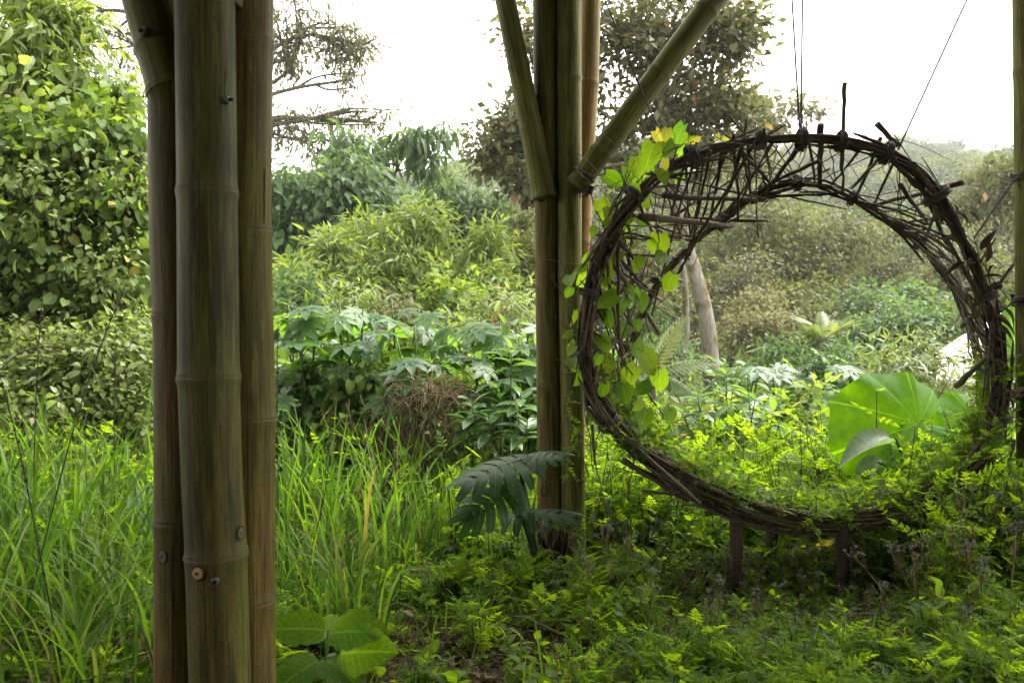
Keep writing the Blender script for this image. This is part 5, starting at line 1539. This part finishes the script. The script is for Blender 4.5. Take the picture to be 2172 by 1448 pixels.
for s0, s1 in ((x0 - .15, (x0 + x1) / 2), ((x0 + x1) / 2, x1 + .15)):
    za = z1 - .53 if s0 < (x0 + x1) / 2 - .1 else z1 + .53
    zb = z1 + .53 if s0 < (x0 + x1) / 2 - .1 else z1 - .53
    V = [(s0, y0 - .15, za), (s1, y0 - .15, zb), (s1, y1 + .15, zb), (s0, y1 + .15, za)]
    V += [(a, b, c + .05) for a, b, c in V]
    mb.add(V, [(3, 2, 1, 0), (4, 5, 6, 7), (0, 1, 5, 4), (1, 2, 6, 5), (2, 3, 7, 6), (3, 0, 4, 7)])
mb.build('roof', plain_mat('hut_roof', (.62, .60, .58), .7, 0, .1, 5), hut, False)
# ------------------------------------------------------------------ tall grass
def seg_region(n, px0, px1, d0, d1):
    d = np.sqrt(rng.uniform(d0 ** 2, d1 ** 2, n))
    px = rng.uniform(px0, px1, n)
    return (px - CX) / FPX * d, d

mb = MB()
def tufts(n, px0, px1, d0, d1, h, w, nb, bend):
    X, Y = seg_region(n, px0, px1, d0, d1)
    for x, y in zip(X, Y):
        z = float(ground_z(x, y))
        for k in range(nb):
            blade(mb, A(x + rng.normal(0, .05), y + rng.normal(0, .05), z - .02), h * rng.uniform(.45, 1.15), w * rng.uniform(.6, 1.25), rng.uniform(0, 6.28), bend * rng.uniform(.25, 1.5), None, 8, rng.choice([0, 0, 0, .5]))
tufts(34, -120, 345, 2.5, 4.2, .85, .018, 8, .85)
tufts(26, -120, 345, 2.6, 4.4, 1.0, .028, 4, .7)
tufts(36, -80, 345, 4.0, 6.0, 1.1, .026, 5, .55)
tufts(44, -80, 345, 4.2, 6.2, .70, .016, 7, .8)
tufts(46, 590, 860, 4.4, 6.3, .95, .022, 5, .5)
tufts(60, 590, 900, 4.4, 6.3, .60, .014, 7, .8)
tufts(75, 860, 1140, 4.9, 6.4, .66, .012, 8, .4)
tufts(30, 590, 800, 3.2, 4.4, .55, .014, 7, .6)
tufts(60, 1240, 1440, 5.2, 6.6, .60, .012, 7, .45)
tag(mb.build('tall_grass', M['grass']), 'tall arching green grass around the bamboo columns', kind='stuff')

# dead straw among the grass
mb = MB()
for n_, px0, px1, d0, d1, h in ((46, -120, 345, 2.5, 6.0, .6), (44, 590, 1130, 4.4, 6.3, .55)):
    X, Y = seg_region(n_, px0, px1, d0, d1)
    for x, y in zip(X, Y):
        for k in range(5):
            blade(mb, A(x + rng.normal(0, .08), y + rng.normal(0, .08), float(ground_z(x, y)) - .02), h * rng.uniform(.4, 1.2), rng.uniform(.005, .012), rng.uniform(0, 6.28), rng.uniform(.4, 1.5), None, 7, rng.choice([0, .8, 1.2]))
tag(mb.build('dead_grass', M['straw']), 'dry bent straw matted through the tall grass', kind='stuff')

# single dark seed stalks standing above the grass
def stalk(label, pts, r=.0032, head=True):
    q = catmull(np.array([P(*p) for p in pts]), 26)
    q[0][2] = min(q[0][2], float(ground_z(q[0][0], q[0][1])))
    th = thing('grass_stalk', q[0], label, 'grass stalk', 'seed stalks above the tall grass')
    m1 = MB(); m1.tube(q, np.linspace(r, r * .55, 26), 5); m1.build('stem', M['darkstem'], th)
    if head:
        m2 = MB()
        for p, t in zip(q[14:], np.linspace(0, 1, 12)):
            n = 5
            m2.leaves(T_QUAD, p + rng.normal(0, .003, (n, 3)), norm(np.tile(q[-1] - q[-3], (n, 1)) + rng.normal(0, .006, (n, 3))), rand_dir(n), rng.uniform(.010, .020, n))
        m2.build('seed_head', M['straw'], th)['kind'] = 'stuff'
    return th
stalk('dark seed stalk leaning towards the near column, longest of all', [(-30, 1560, 2.9), (60, 1280, 2.95), (150, 930, 3.0), (215, 730, 3.05), (265, 610, 3.05)], .0036)
stalk('brown seed stalk arching over in a wide curve', [(-150, 1300, 3.1), (-60, 900, 3.15), (20, 765, 3.2), (110, 735, 3.2), (195, 765, 3.2)], .003)
stalk('straight upright seed stalk beside the arching one', [(70, 1380, 3.6), (72, 1000, 3.6), (80, 760, 3.6), (88, 650, 3.6)], .003)
stalk('dark stalk crossing the leaning one low in the grass', [(140, 1460, 2.9), (90, 1200, 2.9), (40, 950, 2.95), (-5, 780, 3.0)], .0036)
stalk('thin pale stalk just before the near column edge', [(245, 1350, 4.4), (243, 1050, 4.4), (242, 860, 4.4), (246, 720, 4.4)], .003)
stalk('thin golden stalk beside the far edge of the near column', [(592, 1280, 4.6), (590, 1000, 4.6), (588, 800, 4.6), (590, 690, 4.6)], .003)
stalk('golden seed stalk leaning in the grass between the columns', [(668, 1230, 4.8), (685, 1050, 4.8), (700, 920, 4.8), (716, 770, 4.8)], .0034)
stalk('dark stalk standing free in the ground cover', [(640, 1310, 4.0), (660, 1180, 4.0), (690, 1040, 4.0), (700, 950, 4.05)], .0034, False)
stalk('dark thin stalk before the dead twigs', [(845, 1330, 4.0), (850, 1220, 4.0), (853, 1140, 4.0), (850, 1080, 4.0)], .003, False)
stalk('bent straw stalk over the brown tangle', [(905, 1180, 5.4), (895, 960, 5.5), (870, 870, 5.5), (838, 828, 5.5)], .0034)

# dead upright twigs with withered leaves
dt = thing('dead_shrub', P(790, 1140, 5.0) * A(1, 1, 0), 'dead dark twigs with withered leaves between the columns', 'dead shrub')
m1, m2 = MB(), MB()
for a, b in (((775, 1170), (775, 930)), ((790, 1170), (835, 960)), ((800, 1180), (840, 1010)), ((780, 1170), (765, 1040)), ((815, 1180), (860, 1060))):
    q, r = crooked(P(*a, 5.0), P(*b, 5.0 + rng.uniform(-.1, .1)), .006, 10, .02)
    q[0][2] = 0
    m1.tube(q, r, 5)
    for p in q[3:]:
        n = 5
        m2.leaves(T_OVAL_LO, p + rng.normal(0, .015, (n, 3)), norm(rng.normal(0, .5, (n, 3)) - UP), rand_dir(n), rng.uniform(.03, .075, n), width=.6)
m1.build('stem', M['twig'], dt); m2.build('withered_leaf', M['dryleaf'], dt)['kind'] = 'stuff'
# brown hanging tangle of dead creeper
tg = thing('dead_creeper', P(890, 1010, 6.2) * A(1, 1, 0), 'brown hanging tangle of dead creeper below the castor leaves', 'dead creeper')
m1 = MB()
for k in range(300):
    x, y = rng.normal(890, 62), rng.uniform(835, 950)
    p = P(x, y, 6.15 + rng.normal(0, .12)); ln = rng.uniform(.08, .45)
    q = np.array([p, p + A(rng.normal(0, .05), rng.normal(-.02, .05), -ln * .5), p + A(rng.normal(0, .06), rng.normal(0, .05), -ln)])
    q[:, 2] = np.maximum(q[:, 2], .02)
    m1.tube(catmull(q, 6), rng.uniform(.0015, .004), 4, cap=False)
for k in range(160):
    p = P(rng.normal(920, 35), rng.normal(838, 12), 6.1 + rng.normal(0, .1))
    e = p + rng.normal(0, .16, 3) * A(1, 1, .5)
    m1.tube(catmull(np.array([p, (p + e) / 2 + UP * .06, e]), 6), .0025, 4, cap=False)
m1.build('strand', M['straw'], tg)['kind'] = 'stuff'

# ------------------------------------------------------------------ low ground cover
def cover(name, label, protos, X, Y, s0, s1, dz=0.0, tilt=.12):
    n = len(X)
    pxv = X / Y * FPX + CX
    low = np.where((pxv > 1380) & (pxv < 1930) & (Y > 3.3) & (Y < 4.42), .45, 1.0)   # trodden ground before the ring seat
    Z = ground_z(X, Y) + dz
    rot = np.stack([rng.normal(0, tilt, n), rng.normal(0, tilt, n), rng.uniform(0, 6.28, n)], 1)
    return scatter(name, label, protos, np.stack([X, Y, Z], 1), rot, rng.uniform(s0, s1, n) * low)

herbs = [herb_proto(.10, 9, .085, T_FERNY, 'herb_dull' if _ % 2 else 'herb') for _ in range(6)] + [herb_proto(.14, 8, .095, T_FERNY5, 'herb_dull') for _ in range(3)] + [herb_proto(.16, 10, .105, T_FERNY5) for _ in range(3)]
tall = [herb_proto(.60, 11, .17, T_FERNY5) for _ in range(3)] + [herb_proto(.75, 12, .16, T_FERNY) for _ in range(2)]
weeds = [herb_proto(.10, 7, .050, T_OVAL, 'weed', lean=.35) for _ in range(3)] + [herb_proto(.13, 7, .055, T_HEART, 'weed', lean=.35) for _ in range(2)]
bigweeds = [herb_proto(.34, 10, .10, T_OVAL, 'weed', lean=.2) for _ in range(3)]
litter = [litter_proto() for _ in range(4)]
heads = [seedhead_proto(h) for h in (.35, .42, .5, .3)]

X1, Y1 = seg_region(2400, 560, 2300, 2.2, 4.4)
X2, Y2 = seg_region(900, 560, 2300, 4.2, 6.6)
X3, Y3 = seg_region(600, -200, 560, 2.3, 6.2)
X, Y = np.concatenate([X1, X2, X3]), np.concatenate([Y1, Y2, Y3])
pxv = X / Y * FPX + CX
thin = fbm(X, Y, 1.7, 5.0) + 1.3 * np.exp(-((pxv - 1000) / 300) ** 2 - ((Y - 3.0) / .8) ** 2)
k = rng.random(len(X)) < np.clip(.95 - .65 * thin, .06, 1)
cover('ground_cover', 'feathery yellow-green ground cover over the near ground', herbs, X[k], Y[k], .5, 1.5)
X1, Y1 = seg_region(300, 1240, 2260, 4.9, 6.3)
X2, Y2 = seg_region(46, 1950, 2260, 3.75, 4.8)
X3, Y3 = seg_region(60, 1180, 1500, 4.9, 6.0)
X6, Y6 = seg_region(40, 1930, 2230, 3.9, 4.5)
X7, Y7 = seg_region(14, 1880, 2090, 4.86, 4.96)
X4, Y4 = seg_region(40, -150, 340, 3.4, 6.0)
X5, Y5 = seg_region(24, 590, 1130, 4.6, 6.2)
cover('tall_herbs', 'tall feathery herbs around the woven ring and among the grass', tall, np.concatenate([X1, X2, X3, X4, X5, X6, X7, X7 + .03]), np.concatenate([Y1, Y2, Y3, Y4, Y5, Y6, Y7, Y7]), .55, 1.25)
small = [tuft_proto(7, .22, .006) for _ in range(3)] + [tuft_proto(6, .20, .005, 'straw', 1.0) for _ in range(2)]
X, Y = seg_region(700, -150, 2300, 2.2, 6.5)
cover('short_grass', 'short green and straw coloured grass tufts among the ground cover', small, X, Y, .6, 1.6)
X, Y = seg_region(1300, -150, 2300, 2.2, 6.8)
cover('low_weeds', 'small round-leaved weeds among the ground cover', weeds, X, Y, .6, 1.3)
X, Y = seg_region(46, 1150, 2300, 3.4, 6.0)
cover('broad_weeds', 'broader weeds standing below the woven ring', bigweeds, X, Y, .6, 1.2)
X, Y = seg_region(2300, -100, 2300, 2.2, 6.0)
cover('leaf_litter', 'brown twigs and dead leaves on the soil', litter, X, Y, .7, 1.5, .005)
X, Y = seg_region(150, 1180, 2200, 3.2, 4.7)
cover('seed_heads', 'grey dried flower heads standing in the ground cover', heads, X, Y, .8, 1.3)
# herbs rooted in the seat of the ring
pts = []
for k in range(330):
    w = rng.uniform(-.12, 1); i = int(rng.choice([rng.uniform(.40, .68), rng.uniform(.28, .46)]) * 720) % 720
    pts.append(FS[i] * (1 - w) + BS[i] * w)
pts = np.array(pts)
n = len(pts)
scatter('seat_herbs', 'feathery herbs and moss growing on the ring seat', herbs + weeds[:2], pts, np.stack([rng.normal(0, .25, n), rng.normal(0, .25, n), rng.uniform(0, 6.28, n)], 1), rng.uniform(.4, 1.25, n))

# middle distance undergrowth
clumps = [clump_proto(.55, 260, .12, T_OVAL_LO, 'mid'), clump_proto(.5, 240, .11, T_OVAL_LO, 'vine'), clump_proto(.6, 240, .15, T_LANCE_LO, 'willow'), clump_proto(.6, 300, .10, T_OVAL_LO, 'airy'), clump_proto(.5, 220, .14, T_HEART, 'whorl')]
X, Y = seg_region(420, -250, 2450, 6.8, 14)
pxv = X / Y * FPX + CX
k = ~((pxv > 2060) & (Y > 8) & (Y < 14))      # clear of the hut
X, Y = X[k], Y[k]
cover('undergrowth', 'knee-high mixed undergrowth behind the clearing', clumps, X, Y, .6, 1.25)
X, Y = seg_region(760, -350, 2550, 13, 34)
pxv = X / Y * FPX + CX
k = ~((pxv > 1410) & (pxv < 1580) & (Y < 15.5)) & ~((pxv > 2060) & (Y < 15))
X, Y = X[k], Y[k]
cover('slope_scrub', 'waist-high scrub at the foot of the wooded slope', clumps, X, Y, .9, 2.0)

# ------------------------------------------------------------------ wooded hillside
def tree_proto(h, r, n, size, mat):
    lv, st = MB(), MB()
    st.tube(catmull(np.array([A(0, 0, -.6), A(rng.normal(0, .2), rng.normal(0, .2), h * .4), A(rng.normal(0, .4), 0, h * .75)]), 8), np.linspace(.22, .09, 8), 7)
    for q in range(9):
        u = rand_dir(1)[0]; u[2] = abs(u[2]) * .9 - .15
        c = A(0, 0, h * .62) + u * A(r, r, h * .34) * .7
        st.tube(catmull(np.array([A(0, 0, h * .35), (A(0, 0, h * .45) + c) / 2 + rng.normal(0, .3, 3), c]), 6), np.linspace(.10, .03, 6), 5)
        m = n // 9
        v = rand_dir(m) * (rng.random(m) ** .42)[:, None] * A(r, r, h * .26) * rng.uniform(.42, .62)
        cen = c + v
        lv.leaves(T_QUAD, cen, norm(v + rng.normal(0, .6, (m, 3)) - UP * .2), norm(UP + norm(v) * .6 + rng.normal(0, .45, (m, 3))), size * rng.uniform(.6, 1.3, m))
    return st, lv, mat
TP = [tree_proto(9, 3.6, 3300, .42, 'far'), tree_proto(11, 4.4, 3900, .45, 'far'), tree_proto(7.5, 3.4, 3000, .38, 'airy'), tree_proto(8.5, 3.0, 3000, .40, 'far'), tree_proto(10, 4.2, 3600, .42, 'airy')]
TM = []
for st, lv, mat in TP:
    a = st.mesh('trunk'); a.materials.append(M['bark'])
    b = lv.mesh('crown'); b.materials.append(M[mat])
    TM.append((a, b))
X, Y = seg_region(70, 500, 2300, 36, 110)
order = np.argsort(Y)
for i in order:
    a, b = TM[rng.integers(5)]
    z = float(ground_z(X[i], Y[i]))
    th = thing('hillside_tree', (X[i], Y[i], z), 'hazy rounded tree on the wooded hillside', 'tree', 'trees on the hillside')
    s = rng.uniform(.55, 1.0); rz = rng.uniform(0, 6.28)
    for nm, me in (('trunk', a), ('crown', b)):
        o = bpy.data.objects.new(nm, me); COL.objects.link(o); o.parent = th
    th.rotation_euler = (0, 0, rz); th.scale = (s, s, s)
wood_protos = [two_mat_mesh('forest_tree', [(lv, mat), (st, 'bark')]) for st, lv, mat in TP]
d = rng.uniform(50, 300, 2600); px = rng.uniform(-600, 2800, 2600)
X, Y = (px - CX) / FPX * d, d
n = len(X)
scatter('far_forest', 'hazy forest covering the far hillside', wood_protos, np.stack([X, Y, ground_z(X, Y)], 1), np.stack([rng.normal(0, .04, n), rng.normal(0, .04, n), rng.uniform(0, 6.28, n)], 1), rng.uniform(.55, 1.05, n))

# ------------------------------------------------------------------ damp air
mb = MB()
box(mb, -440, 440, -75, 440, -12, 85)
m_haze, N, L, out = new_mat('haze')
pv = N.new('ShaderNodeVolumePrincipled')
pv.inputs['Color'].default_value = (.97, .97, .96, 1)
pv.inputs['Density'].default_value = .0007
pv.inputs['Anisotropy'].default_value = .3
L.new(pv.outputs[0], out.inputs['Volume'])
tag(mb.build('haze', m_haze, None, False), 'pale damp air over the valley', kind='stuff')
